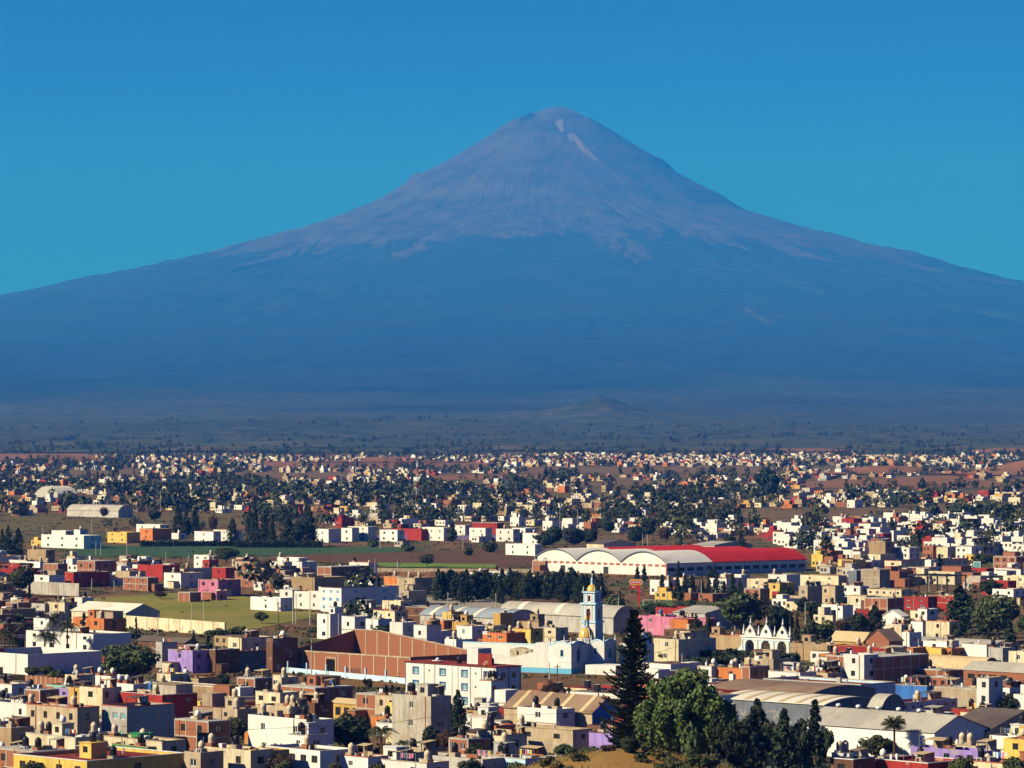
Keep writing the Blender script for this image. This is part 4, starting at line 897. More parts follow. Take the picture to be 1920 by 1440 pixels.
def goal():
    p = at(1217, 1138); m = p.y/FPX; E = empty('football_goal', p, R(-5)); setp(E, 'white football goal frame on the pitch by the shop sign', 'goal')
    MB().box(-11.5*m, -11*m+.05, -.08,.08,-.2,13*m).obj('post','frame_white',E); MB().box(11*m-.05, 11.5*m, -.08,.08,-.2,13*m).obj('post','frame_white',E); MB().box(-11.5*m, 11.5*m, -.08,.08,13*m+.002,13.6*m).obj('crossbar','frame_white',E)
goal()
def water_tower(px, yt, yb, col, label):
    p = at(px, yb); H = (yb-yt)*p.y/FPX; E = empty('water_tower', p, .5); setp(E, label, 'water tower'); k = H*.11
    for a in (-k, k):
        for b in (-k, k): MB().box(a-.25, a+.25, b-.25, b+.25, -.5, H*.6).obj('leg', col, E)
    MB().box(-k*1.5, k*1.5, -k*1.5, k*1.5, H*.6, H).obj('tank_box', col, E); MB().box(-k*1.2, k*1.2, -.2, .2, H*.3, H*.3+.4).obj('brace', col, E)
water_tower(121, 899, 930, 'orange', 'orange box water tower rising over the white arched hall'); water_tower(1437, 974, 1002, 'orange', 'orange brick water tower by the white estate')
# ---------------------------------------------------------------- sheds and halls
hall(135, 236, 300, 1150, 4.5, 2.6, 'x', 'gable', 'cream', 'sheet_pale', 'wide pale gabled shed beside the yellow football field')
hall(259, 347, 372, 1206, 4.0, 1.2, 'x', 'gable', 'brown', 'sheet_dark', 'low dark corrugated shed behind the dark spreading tree')
hall(788, 950, 1010, 1160, 4.5, 2.4, 'x', 'vault', 'lightgrey', 'sheet_blue', 'long blue-grey vaulted shed with pale skylight strips', strips=4)
hall(936, 1150, 1196, 1158, 5.0, 3.2, 'x', 'vault', 'lightgrey', 'sheet_grey', 'big grey vaulted hall behind the bell tower with skylight strips', strips=3)
hall(945, 1110, 1168, 1338, 4.6, 3.0, 'x', 'gable', 'beige', 'sheet_brown', 'broad brown corrugated shed with a blue gable end', end='blue', strips=4, strip_mat='sheet_tan')
hall(1330, 1520, 1640, 1302, 5.0, 1.3, 'x', 'vault', 'slate', 'sheet_brown', 'brown barrel-roofed shed in front of the pale blue long building')
hall(1350, 1545, 1645, 1322, 4.6, 1.1, 'x', 'vault', 'slate', 'sheet_pale', 'pale ribbed barrel-roofed shed beside the brown barrel shed', strips=6, strip_mat='sheet_tan')
hall(1640, 1652, 1694, 1327, 4.2, 2.4, 'x', 'vault', 'slate', 'sheet_grey', 'small grey barrel vault with a round blue end')
E, a, b = hall(1505, 1752, 1850, 1374, 5.6, 2.6, 'x', 'gable', 'white', 'sheet_grey', 'long white shed with tan-grey gable roof and white roof vents', k=.42)
for i in range(5):
    v = MB(); v.lathe([(.2,0),(.2,.35),(.42,.4),(.5,.62),(.42,.85),(.15,.95)], n=12); v.obj('roof_vent', 'frame_white', E, (a*(.10 + .155*i), b*.42, 5.6 + 2.5))
for q in (.115,): MB().box(a*q, a*q + 1.6, -1.2, -.01, -.5, 5.4).obj('pilaster', 'lightgrey', E)
hall(1765, 1850, 1990, 1372, 5.0, 3.2, 'x', 'gable', 'beige', 'sheet_dark', 'dark corrugated barn roof by the frame edge beyond the violet house')
hall(1733, 1842, 1872, 1256, 4.5, 2.6, 'x', 'vault', 'tan', 'sheet_tan', 'tan warped vault roof among houses beside the cypress')
hall(1806, 1925, 1960, 1262, 5.5, 1.8, 'x', 'gable', 'brick', 'sheet_grey', 'long brick shed with a window strip under a grey roof', win=[(1.2 + 3.0*i, 3.2 + 3.0*i, 3.6, 4.7) for i in range(4)])
hall(1690, 1860, 1910, 1212, 4.0, 1.2, 'x', 'vault', 'lightgrey', 'sheet_grey', 'long low grey-roofed gallery behind the yellow house')
hall(1623, 1667, 1692, 1203, 5.2, 3.0, 'y', 'gable', 'brick', 'sheet_brown', 'brick gabled house with a round attic window')
hall(1556, 1618, 1640, 1204, 4.2, 2.4, 'x', 'gable', 'ochre', 'sheet_tan', 'ochre gabled house with a tan sheet roof', name='house', cat='house')
hall(1654, 1690, 1702, 1156, 4.2, 1.8, 'y', 'gable', 'white', 'sheet_white', 'small white gabled house among dark trees', name='house', cat='house')
hall(126, 222, 250, 958, 4.5, 3.6, 'x', 'vault', 'lightgrey', 'sheet_grey', 'grey vaulted hangar beyond the olive field')
hall(66, 108, 145, 926, 3.0, 6.0, 'y', 'vault', 'lightgrey', 'sheet_pale', 'white arched hall with a dark red rim', name='hall')
hall(1262, 1322, 1402, 1150, 5.0, 1.6, 'x', 'gable', 'lightgrey', 'sheet_grey', 'grey low-roofed shop hall with red roof vents beside the goal')
hall(1300, 1340, 1410, 1022, 5.0, 1.4, 'x', 'gable', 'lightgrey', 'sheet_grey', 'grey sheet-roofed shop behind the red warehouse roof')
hall(1100, 1132, 1192, 1020, 4.5, 1.6, 'x', 'gable', 'cream', 'sheet_dark', 'cream house with a wide dark roof behind the white vaults', name='house', cat='house')
hall(624, 742, 760, 1326, 3.4, .8, 'x', 'gable', 'ochre', 'sheet_tan', 'ochre porch with a tan awning roof beside the concrete block', win=[(1.0 + 2.6*i, 2.6 + 2.6*i, .9, 2.6) for i in range(5)])
# ---------------------------------------------------------------- hand-placed houses: xL xF xR ytop h colour roof options
HOUSES = '''
27 163 350 1428 6 yellow redroof w4b
-12 62 126 1409 6 brick brownroof w2kk
50 141 172 1384 6 cream greyroof w0kt
160 180 206 1378 6 tan greyroof w0
-12 21 48 1366 6.5 tan greyroof w0t
196 304 342 1391 6 cream greyroof w1tq
211 277 292 1402 5 green greyroof w0s0
346 376 393 1411 6.5 beige greyroof w1q
375 470 501 1407 6.5 cream redroof w2tk
51 145 178 1328 9.4 beige redroof w4s1D | beige three-storey house with red roof clutter and small windows
192 238 328 1326 9.6 lightgrey greyroof w3s1T | grey three-storey house with teal windows and a long dark side
238 268 322 1360 6 beige greyroof w1t
328 391 412 1353 6 brick brownroof w2r
-20 56 72 1322 6 white greyroof w2d
225 304 371 1304 5 red redroof w0s2uq
150 192 229 1290 6 cream greyroof w1rd
212 250 267 1283 5 white greyroof w0oo
274 447 456 1292 4.4 tan greyroof w0q
295 320 333 1264 6 cream greyroof w1kd
175 208 224 1268 5.6 white greyroof w1oo
123 144 158 1266 6.4 cream tanroof w2t
88 123 132 1286 4.6 turquoise greyroof w0
105 135 142 1292 4.6 purple redroof w1
130 152 160 1290 5.4 ochre greyroof w1
48 75 97 1294 5.4 brick brownroof w1k
-18 22 46 1284 5.6 white greyroof w2k
50 175 247 1189 7.6 white greyroof w4s0 | white villa behind a row of palms
-60 52 192 1227 5.2 white tanroof w0s0O | white courtyard wall enclosing the villa with palms
64 92 106 1160 5.6 white greyroof w1
138 195 236 1160 6 orange brownroof w2s1t
294 304 322 1204 6.5 lightgrey greyroof w0s0
316 361 404 1221 5.6 violet brownroof w1s2 | lilac house with a shaded violet side before the dry lot
398 404 450 1219 5.8 brown brownroof w0s2
428 453 512 1196 7 cream greyroof w1s1t
503 511 559 1197 8.6 brown brownroof w0s2oo
437 447 511 1222 5 slate greyroof w0s2
595 619 645 1152 7.2 white greyroof w1bD
641 665 691 1157 7.2 white brownroof w1D
686 709 735 1162 7.2 white greyroof w1D
731 755 781 1167 7.2 white brownroof w1D
776 800 828 1173 7.2 white greyroof w1D
790 823 857 1184 5.2 white greyroof w0s0
856 885 907 1175 6 white greyroof w1s1T
834 855 887 1199 6 white greyroof w0s1
899 921 945 1277 6.4 white greyroof w0s2kk
735 808 844 1306 10 concrete greyroof w1s1kk | tall bare weathered concrete block with two dark windows
525 591 662 1290 6 brick brownroof w2s2kk
543 590 600 1318 4.4 brown redroof w1tt
466 585 603 1350 7 white greyroof w2ktt
541 575 600 1380 6.0 white greyroof w1s1k
498 600 664 1408 6 white greyroof w5s1
455 498 508 1408 6.2 ochre greyroof w1
630 690 705 1421 5 white brownroof w1to
690 800 830 1432 4.6 white greyroof w2tt
740 782 808 1412 5.5 beige brownroof w1k
875 941 988 1380 6 cream greyroof w2s1tk
842 878 884 1386 5.6 brick greyroof w2k
905 930 944 1362 6 orange brownroof w1k
780 905 935 1424 5 lightgrey sheet_brown w2k
668 705 735 1302 6 brick greyroof w1r
704 742 770 1306 6 beige greyroof w2kk
480 525 552 1300 5.4 cream brownroof w2tk
445 478 500 1272 6 brick greyroof w1t
480 528 540 1270 5.4 cream greyroof w2t
330 372 392 1272 5 tan greyroof w1o
400 445 476 1330 5 beige tanroof w1tt
480 545 562 1325 4.6 beige brownroof w1tt
962 1074 1110 1370 5.2 beige greyroof w2s1t
970 1043 1064 1330 5.6 white greyroof w1kk
1104 1148 1156 1376 5 violet greyroof w0
930 985 1010 1424 5 paleblue redroof w1kk
1000 1035 1060 1440 4.4 red redroof w1
1194 1246 1259 1156 5.6 pink redroof w1u
1246 1281 1292 1158 5.6 pink redroof w1kk
1281 1324 1334 1160 5.6 pink greyroof w2
1229 1296 1335 1141 5.0 red greyroof w0s0 | red-fronted shop with a flat roof behind the pink houses
1225 1272 1342 1199 6 cream greyroof w1s2
1300 1392 1398 1193 4.2 tan greyroof w0
1313 1334 1342 1250 5.6 white greyroof w1o
1340 1397 1404 1254 5.4 orange greyroof w1to
1394 1406 1442 1250 6 brick greyroof w0s2t
1430 1614 1678 1284 5.6 paleblue redroof w0s1 | pale blue long building with a red flat roof
1548 1640 1740 1233 8 brick greyroof w1s2tt | two-storey brick block with a long dark blue side
1581 1620 1626 1229 8.6 white greyroof w1
1515 1562 1579 1253 5.6 white greyroof w1tt
1561 1657 1668 1214 4.6 red redroof w1t
1690 1705 1712 1186 7 white greyroof w0t
1711 1765 1772 1216 5 yellow greyroof w1
1730 1775 1788 1203 5.6 white greyroof w1
1802 1850 1856 1209 6 white redroof w0
1852 1880 1890 1216 5.6 lightgrey greyroof w0
1688 1712 1724 1216 5 orange redroof w1
1766 1784 1806 1216 5 orange greyroof w2s2
1742 1776 1794 1270 5.6 brick redroof w2
1750 1832 1852 1292 6 blockwork greyroof w0k
1830 1854 1870 1272 8.6 white redroof w1
1850 1893 1920 1290 6 white redroof w2kk
1655 1782 1800 1257 4.8 brick redroof w1tk
1674 1738 1752 1287 3.6 blue blueroof w0n
1640 1690 1794 1318 4.4 white redroof w0s7
1706 1844 1856 1409 5 violet greyroof w3kD | long violet house with pale window frames below the fan palm
1640 1740 1812 1432 4.6 red redroof w1ok
1810 1880 1925 1432 4.6 cream redroof w2
1752 1830 1850 1400 5 cream greyroof w1tt
1880 1925 1945 1387 5.6 yellow greyroof w1
1560 1582 1600 1414 5 white greyroof w1tt
1555 1600 1640 1425 5 brown greyroof w1
1838 1864 1882 1245 5.6 turquoise greyroof w0
1500 1552 1576 1262 5 beige greyroof w1k
1440 1500 1530 1262 5.2 white redroof w1t
1395 1450 1480 1236 4.6 beige greyroof w1k
1480 1562 1570 1209 4.4 tan greyroof w0
1890 1925 1940 1222 6 cream redroof w1
78 157 191 1004 6.6 white greyroof w3 | white cube villa above the green crop strip
97 123 131 995 8.6 white greyroof w0
139 150 160 993 8.8 white greyroof w0
202 238 263 998 5.6 yellow greyroof w2
262 286 322 992 6 orange greyroof w1
256 300 318 984 6 white greyroof w2
365 400 412 997 6 white redroof w1
400 440 448 994 6 white redroof w1
52 86 101 1031 6.4 tan greyroof w0
-20 25 76 1067 4.8 red greyroof w0
65 92 121 1079 5.6 white greyroof w1
82 108 120 1057 6 brick greyroof w1
18 50 60 1051 6 white greyroof w2t
50 75 84 1054 5.6 white greyroof w1t
145 178 218 1052 7 brick greyroof w2
258 305 337 1060 6 red redroof w0
122 138 207 1074 5.6 red brownroof w0s3
232 277 293 1083 5 brick brownroof w2
308 339 382 1075 5.6 white greyroof w1
338 350 420 1066 5 cream greyroof w1t
364 392 400 1041 8 white greyroof w2t
380 392 402 1050 7 red greyroof w1
398 423 434 1065 6.2 red greyroof w1
441 486 500 1072 6 brick greyroof w3
372 409 452 1088 6 pink redroof w2s1 | pink house beyond the yellow football field
372 406 422 1108 3.4 pink brownroof w1
335 356 371 1111 3.4 brick brownroof w0
140 154 170 1121 4.4 white greyroof w0
90 121 130 1130 5.6 cream greyroof w1
12 34 51 1130 5.6 brick greyroof w0
60 84 92 1132 5 lightgrey greyroof w1
470 526 534 1121 4.6 white blueroof w1
525 548 556 1106 6 white redroof w1
552 602 606 1110 6 white redroof w2
602 640 748 1103 8 white greyroof w3s2X | white three-storey corner shop with blue windows on the football field edge
547 590 650 1083 6 tan greyroof w0s0
648 700 712 1090 5 white greyroof w2ttt
720 746 760 1082 5.6 orange greyroof w1t
745 778 810 1084 6 beige greyroof w1tt
717 751 770 1127 5.6 cream greyroof w1
740 766 800 1108 5 blockwork greyroof w1
507 533 540 1053 6 white greyroof w1
548 566 594 1053 6.4 white greyroof w1
520 560 575 1046 6 white greyroof w1t
655 691 702 1055 5.4 white redroof w1k
595 621 694 1063 6 brick greyroof w0s0
480 500 515 1066 7 brick brownroof w1
592 616 640 992 7 white greyroof w1
640 660 672 990 7 white brownroof w1
652 690 706 988 7.4 white greyroof w2
712 745 752 994 6 white redroof w2
747 790 802 992 6 red redroof w0
785 832 842 989 7 white greyroof w3
840 872 884 985 7.6 white greyroof w2
880 910 920 990 6.6 white greyroof w2
885 932 945 981 6 red redroof w0
930 962 975 992 6.6 white greyroof w2
948 1003 1012 1021 5.4 white greyroof w2
998 1022 1036 1052 4.2 brick greyroof w1k
960 985 1008 990 7 white greyroof w2
980 1018 1030 1000 6 white greyroof w1
1629 1705 1724 1027 7.4 white greyroof w5D | white flats with a row of dark windows in the white estate
1629 1660 1664 1016 10 tan greyroof w0
1614 1649 1668 1068 9 blockwork greyroof w0s0 | blockwork tower house above the black steel frame
1576 1613 1624 1099 5.8 white redroof w2D
1531 1566 1574 1099 6.6 beige greyroof w1
1497 1514 1541 1100 7 beige brownroof w1s1
1658 1690 1815 1052 5.4 cream greyroof w1s9
1590 1606 1616 1070 8 slate greyroof w0
1500 1572 1580 1080 5 cream greyroof w2
1440 1475 1500 1078 6 white redroof w1t
1440 1462 1490 1094 5.6 yellow greyroof w1
1620 1664 1694 1122 6.4 brick greyroof w1t
1588 1624 1640 1118 6 cream greyroof w1
1540 1570 1592 1134 5.6 white greyroof w1
1568 1580 1592 1136 7.4 white redroof w1
1625 1690 1712 1106 5 cream greyroof w5
1690 1740 1752 1120 4.6 red redroof w2
1740 1790 1800 1118 4.6 red greyroof w2
1706 1732 1740 1146 6 cream greyroof w1
1720 1738 1750 1142 8 white greyroof w1
1735 1780 1796 1166 5.6 cream redroof w1s1
1690 1730 1742 1166 5 white redroof w1
1660 1690 1700 1172 5 cream greyroof w1tt
1770 1800 1815 1146 5.2 red redroof w1
1840 1890 1905 1090 5.2 red redroof w2
1880 1925 1940 1080 6 cream greyroof w2
1860 1900 1925 1105 5.4 white redroof w2
1862 1905 1925 1044 6 brick greyroof w3s1
1810 1850 1862 1066 4.6 red redroof w1
1740 1790 1830 1072 5 cream redroof w2
1330 1362 1392 1085 6 white greyroof w2t
1350 1390 1405 1078 6.4 white greyroof w1t
1400 1440 1452 1086 6 cream greyroof w1s1
1395 1425 1440 1104 5.6 brick greyroof w2
1262 1282 1300 1084 5.4 cream greyroof w1
1020 1040 1050 1082 5.2 cream greyroof w1
995 1016 1028 1078 5.4 beige greyroof w1
880 905 915 1074 5 white greyroof w1
912 955 966 1072 4.6 white greyroof w2
905 950 985 1188 5 orange redroof w2ttk
955 995 1015 1180 5.2 yellow redroof w1tt
1000 1042 1060 1178 5 cream brownroof w2t
965 1010 1036 1166 4.6 tan darkroof w0s0
800 832 850 1164 5.2 orange redroof w1t
848 880 896 1168 5.2 ochre brownroof w1k
885 925 942 1174 5 cream redroof w2
830 846 854 1148 7 yellow greyroof w0
925 938 946 1150 7 ochre greyroof w0
760 800 812 1140 5 brown brownroof w1k
700 740 765 1146 5.2 cream redroof w2k
'''
for ln in HOUSES.strip().splitlines():
    ln, _, own = ln.partition('|'); t = ln.split(); xl, xf, xr, yt, h = map(float, t[:5]); opts = t[7] if len(t) > 7 else ''
    jit = RNG.uniform(-3, 3)
    rl = t[6]
    if yt > 1230 and not any(ch in opts for ch in 'tkoqu') and RNG.random() < .6: opts += RNG.choice('tkoqtk')
    if yt > 1230 and RNG.random() < .25: opts += 'r'
    if yt > 1100 and 'b' not in opts and RNG.random() < .22 and (xf - xl) > 30: opts += 'b'
    if 950 < yt < 1230 and not any(ch in opts for ch in 'tkoqu') and RNG.random() < .35: opts += RNG.choice('tko')
    th = 45 + jit
    house(xl, xf, xr, yt, h, t[5], rl, opts, th, label=own.strip() or None)
# ---------------------------------------------------------------- free-standing walls
def wall_run(p0, p1, h, mat, label, t=.25, panels=0):
    p, q = at(*p0), at(*p1); d = q - p; L = math.hypot(d.x, d.y); E = empty('boundary_wall', p, math.atan2(d.y, d.x)); setp(E, label, 'wall', 'boundary walls')
    dz = q.z - p.z; mb = MB(); mb.add([(0,-t/2,-.5),(L,-t/2,dz-.5),(L,t/2,dz-.5),(0,t/2,-.5),(0,-t/2,h),(L,-t/2,h+dz),(L,t/2,h+dz),(0,t/2,h)], [(0,3,2,1),(4,5,6,7),(0,1,5,4),(1,2,6,5),(2,3,7,6),(3,0,4,7)]); mb.obj('wall_body', mat, E)
    for i in range(panels + 1 if panels else 0):
        x = L*i/panels; z = dz*i/panels; MB().box(x-.15, x+.15, -t/2-.06, t/2+.06, z-.5, z+h+.12).obj('post', 'beige', E)
    return E
wall_run((-5, 1110), (148, 1118), 4.6, 'lightgrey', 'long pale concrete panel wall beside the round tree', panels=11)
wall_run((16, 1282), (123, 1290), 2.2, 'brick', 'low brick wall with concrete posts on the dry lot', panels=12)
wall_run((615, 1013), (962, 1012), 2.4, 'purple', 'long lavender-grey wall before the far white houses', panels=0)
wall_run((236, 1178), (422, 1192), 3.9, 'cream', 'cream block wall running from the pale shed', panels=9)
wall_run((700, 1072), (1000, 1074), 1.5, 'beige', 'low pale fence line behind the ploughed field', panels=24)
wall_run((1300, 1216), (1400, 1219), 3.0, 'tan', 'tan wall between the hedge and the gateway', panels=4)
wall_run((1480, 1222), (1565, 1228), 3.0, 'tan', 'tan wall right of the arched gateway', panels=3)
wall_run((1205, 943), (1325, 961), 3.2, 'white', 'far white wall above the warehouse', panels=0)
wall_run((885, 1240), (975, 1246), 3.6, 'paleblue', 'pale blue yard wall behind the apartment block', panels=3)
# ---------------------------------------------------------------- fields and yards
FIELD_POLY = []
def field(q, mat_cols, name, label, lift=.12, scale=.3, streak=(1, 1), kind='structure', excl=True):
    n = 14; TL, TR, BR, BL = [at(*p) for p in q]; vs = []; rf = random.Random(int(q[0][0]))
    for j in range(n + 1):
        for i in range(n + 1):
            u, v = i/n, j/n; p = (TL*(1-u) + TR*u)*(1-v) + (BL*(1-u) + BR*u)*v
            vs.append((p.x, p.y, gz(p.y) + lift))
    fs = [(j*(n+1)+i, (j+1)*(n+1)+i, (j+1)*(n+1)+i+1, j*(n+1)+i+1) for j in range(n) for i in range(n)]
    me = bpy.data.meshes.new(name); me.from_pydata(vs, [], fs); m, nn, b = nodes(name + '_soil')
    a = noise(nn, scale, pos(nn, streak[0], streak[1], 1), 6, .7); c = noise(nn, scale * .12, pos(nn, 1, 1, 1), 4)
    col = mixc(nn, ramp(nn, a, .3, .7), mat_cols[0], mat_cols[1]); col = mixc(nn, ramp(nn, c, .45, .75), col, mat_cols[2]); nn.links.new(col, b.inputs['Base Color']); b.inputs['Roughness'].default_value = 1; b.inputs['Specular IOR Level'].default_value = .05
    me.materials.append(m); o = link(name, me); setp(o, label, name.replace('_', ' '), kind=kind)
    if excl: FIELD_POLY.append([(p[0], p[1]) for p in q])
    return o
field([(110,1126),(405,1107),(612,1152),(420,1192)], [(.17,.16,.035),(.27,.22,.06),(.13,.15,.03)], 'field', 'yellow-green football field left of the white corner shop', scale=.15)
field([(150,1023),(820,1027),(700,1041),(110,1045)], [(.03,.075,.04),(.05,.10,.05),(.06,.09,.03)], 'field', 'dark green crop strip below the white cube villa', lift=.12, streak=(.2,1))
field([(540,1041),(1000,1030),(1000,1064),(480,1053)], [(.085,.045,.028),(.13,.07,.04),(.11,.065,.03)], 'field', 'brown ploughed field left of the warehouse', lift=.2, streak=(.15,1))
field([(690,1056),(930,1059),(930,1066),(720,1064)], [(.10,.18,.03),(.16,.24,.05),(.12,.17,.04)], 'field', 'bright green strip on the ploughed field', lift=.3, streak=(.2,1))
field([(-60,969),(480,962),(470,984),(-60,1000)], [(.09,.095,.03),(.14,.10,.05),(.15,.07,.035)], 'field', 'olive and brown field below the grey hangar', streak=(.1,1), scale=.1)
field([(-40,1258),(160,1256),(165,1272),(-40,1276)], [(.18,.075,.03),(.26,.13,.05),(.12,.10,.04)], 'dry_lot', 'rusty dry lot before the white villa', scale=.8)
field([(330,1254),(460,1250),(480,1264),(330,1268)], [(.18,.075,.03),(.26,.13,.05),(.12,.10,.04)], 'dry_lot', 'rusty dry lot before the lilac house', scale=.8)
field([(470,1256),(760,1262),(760,1292),(620,1290)], [(.17,.075,.03),(.24,.12,.05),(.13,.11,.04)], 'dry_lot', 'rusty dry grass around the roofless brick hall', scale=.8, lift=.1)
field([(700,1074),(880,1072),(880,1082),(700,1084)], [(.20,.075,.03),(.27,.13,.05),(.12,.10,.04)], 'dry_lot', 'rusty dry grass beyond the orange house', scale=.5)
field([(735,1121),(940,1118),(955,1142),(770,1147)], [(.26,.23,.18),(.33,.29,.23),(.2,.18,.14)], 'gravel_yard', 'grey gravel yard before the dark tree belt', scale=.6)
field([(1190,1128),(1262,1126),(1262,1142),(1190,1146)], [(.05,.10,.03),(.08,.14,.04),(.1,.1,.04)], 'pitch', 'small green pitch behind the red shop', scale=.6)
for i, (q, cols, lab) in enumerate([
    ([(940,876),(1450,877),(1460,889),(1000,889)], 0, 'far brown field strip beyond the orange church'),
    ([(1500,903),(1780,893),(1960,915),(1500,916)], 1, 'reddish field at the foot of the red-brown hill'),
    ([(500,866),(920,868),(900,881),(480,875)], 1, 'far reddish field strip behind the small mast'),
    ([(1250,957),(1440,955),(1440,972),(1250,972)], 0, 'brown plot left of the white estate'),
    ([(1440,958),(1640,952),(1640,975),(1440,982)], 0, 'brown plot behind the white estate'),
    ([(1640,955),(1920,950),(1960,966),(1640,972)], 0, 'brown plot with scattered trees behind the estate'),
    ([(-20,853),(160,852),(200,865),(-40,868)], 1, 'far brown slope near the frame edge'),
    ([(210,905),(360,903),(360,912),(210,914)], 0, 'narrow brown plot among far trees'), ([(380,888),(640,886),(650,896),(360,898)], 0, 'brown plot left of the small mast'), ([(820,892),(1010,890),(1020,899),(800,901)], 1, 'reddish plot right of the striped mast'), ([(40,884),(250,882),(260,891),(20,893)], 0, 'brown plot above the white arched hall'), ([(1080,905),(1230,903),(1240,912),(1060,914)], 0, 'brown plot before the orange church')]):
    field(q, [[(.12,.075,.045),(.18,.11,.06),(.10,.09,.045)], [(.17,.075,.042),(.26,.12,.062),(.13,.10,.045)]][cols], 'field', lab, streak=(.05,.3), scale=.1, lift=.4)
def mound(name, x, y, z, rx, ry, h, cols, label, nz=.1, n=40):
    xs = np.linspace(-1, 1, n); X, Y = np.meshgrid(xs, xs); rr = np.clip(np.hypot(X, Y), 0, 1); Z = h * (0.5 + 0.5 * np.cos(rr * math.pi)) + (fbm(X*6+x, Y*6+y, 4) - .5) * h * nz * (1 - rr)
    vs = np.stack([X.ravel()*rx, Y.ravel()*ry, Z.ravel() - .4], 1); fs = [(j*n+i, j*n+i+1, (j+1)*n+i+1, (j+1)*n+i) for j in range(n-1) for i in range(n-1)]
    me = bpy.data.meshes.new(name); me.from_pydata(vs.tolist(), [], fs); me.polygons.foreach_set('use_smooth', [True]*len(fs)); m, nn, b = nodes(name + '_soil')
    a = noise(nn, 1.0, pos(nn, *([1/(rx*.08)]*3)), 7, .7); c = noise(nn, 1.0, pos(nn, *([1/(rx*.5)]*3)), 4)
    col = mixc(nn, ramp(nn, a, .3, .7), cols[0], cols[1]); col = mixc(nn, ramp(nn, c, .45, .75), col, cols[2]); nn.links.new(col, b.inputs['Base Color']); b.inputs['Roughness'].default_value = 1; b.inputs['Specular IOR Level'].default_value = .05
    me.materials.append(m); o = link(name, me, None, (x, y, z)); setp(o, label, 'hill', kind='structure'); return o
RED = [(.17,.075,.042),(.27,.125,.065),(.11,.085,.04)]
def far_mound(px, d, hpx, wpx, cols, label, ry=1.6):
    m = d / FPX; mound('hill', (px - 960) * m, d, gz(d), wpx*m, wpx*m*ry, hpx*m, cols, label)
far_mound(1960, 3900, 30, 190, RED, 'red-brown ploughed hill at the frame edge', 1.2); far_mound(1660, 4000, 14, 160, RED, 'low red-brown rise before the far village')
far_mound(100, 5000, 13, 130, RED, 'brown rise with a mast at the far plain'); far_mound(730, 5000, 9, 150, RED, 'reddish rise behind the small striped mast'); far_mound(1890, 6200, 9, 130, RED, 'far pinkish slope'); far_mound(1500, 6400, 6, 220, RED, 'far pink bare slope above the village', 1.0)
WOOD = [(.022,.042,.016),(.06,.07,.03),(.12,.085,.05)]
for i, (px, d, hp, wp) in enumerate([(80,6300,7,260),(420,6500,9,300),(700,6200,8,240),(1000,6600,10,320),(1300,6500,9,280),(1600,6700,11,300),(1880,6500,12,260),(560,7200,13,360),(1150,7300,12,300),(250,7400,13,340),(1450,7400,15,380),(1780,7600,16,300)]):
    far_mound(px, d, hp, wp, WOOD, f'low wooded rise at the mountain foot, {ORD[i]} of the row', .9)
MOUND = mound('grassy_mound', 14.0, 436.0, 0.0, 56, 64, 18.0, [(.24,.115,.035),(.34,.19,.06),(.16,.14,.04)], 'dry grassy mound under the big pepper tree', .12, 60)
# ---------------------------------------------------------------- vegetation
def leaf_mat(name, dark, light):
    m, n, b = nodes(name); oi = n.nodes.new('ShaderNodeObjectInfo'); g = n.nodes.new('ShaderNodeNewGeometry')
    c = mixc(n, g.outputs['Random Per Island'], dark, light)
    hv = n.nodes.new('ShaderNodeHueSaturation'); n.links.new(c, hv.inputs['Color']); n.links.new(ramp(n, oi.outputs['Random'], -1.6, 1.4), hv.inputs['Value'])
    hm = ramp(n, oi.outputs['Random'], 0, 1); mr = n.nodes.new('ShaderNodeMapRange'); n.links.new(oi.outputs['Random'], mr.inputs['Value']); mr.inputs['To Min'].default_value = .47; mr.inputs['To Max'].default_value = .515; n.links.new(mr.outputs[0], hv.inputs['Hue'])
    n.links.new(hv.outputs[0], b.inputs['Base Color']); b.inputs['Roughness'].default_value = .7; b.inputs['Specular IOR Level'].default_value = .25
    MATS[name] = m
leaf_mat('leaf', (.042,.068,.02), (.12,.14,.04)); leaf_mat('leaf_dark', (.018,.036,.015), (.052,.072,.028)); leaf_mat('leaf_olive', (.05,.06,.018), (.12,.11,.035)); leaf_mat('leaf_brown', (.07,.04,.02), (.14,.08,.04))
leaf_mat('leaf_pepper', (.05,.085,.022), (.15,.195,.05)); leaf_mat('leaf_yellow', (.14,.13,.03), (.30,.24,.06)); leaf_mat('frond', (.035,.05,.016), (.10,.11,.04)); leaf_mat('frond_dry', (.14,.09,.04), (.24,.17,.08))
plaster('bark', (.13,.085,.055), .8)
def quad_mesh(name, V, mat):
    V = np.asarray(V, np.float32).reshape(-1, 3); k = len(V) // 4; me = bpy.data.meshes.new(name)
    me.vertices.add(len(V)); me.vertices.foreach_set('co', V.ravel()); me.loops.add(len(V)); me.loops.foreach_set('vertex_index', np.arange(len(V), dtype=np.int32))
    me.polygons.add(k); me.polygons.foreach_set('loop_start', np.arange(0, 4*k, 4, dtype=np.int32)); me.materials.append(MATS[mat]); me.update(calc_edges=True); return me
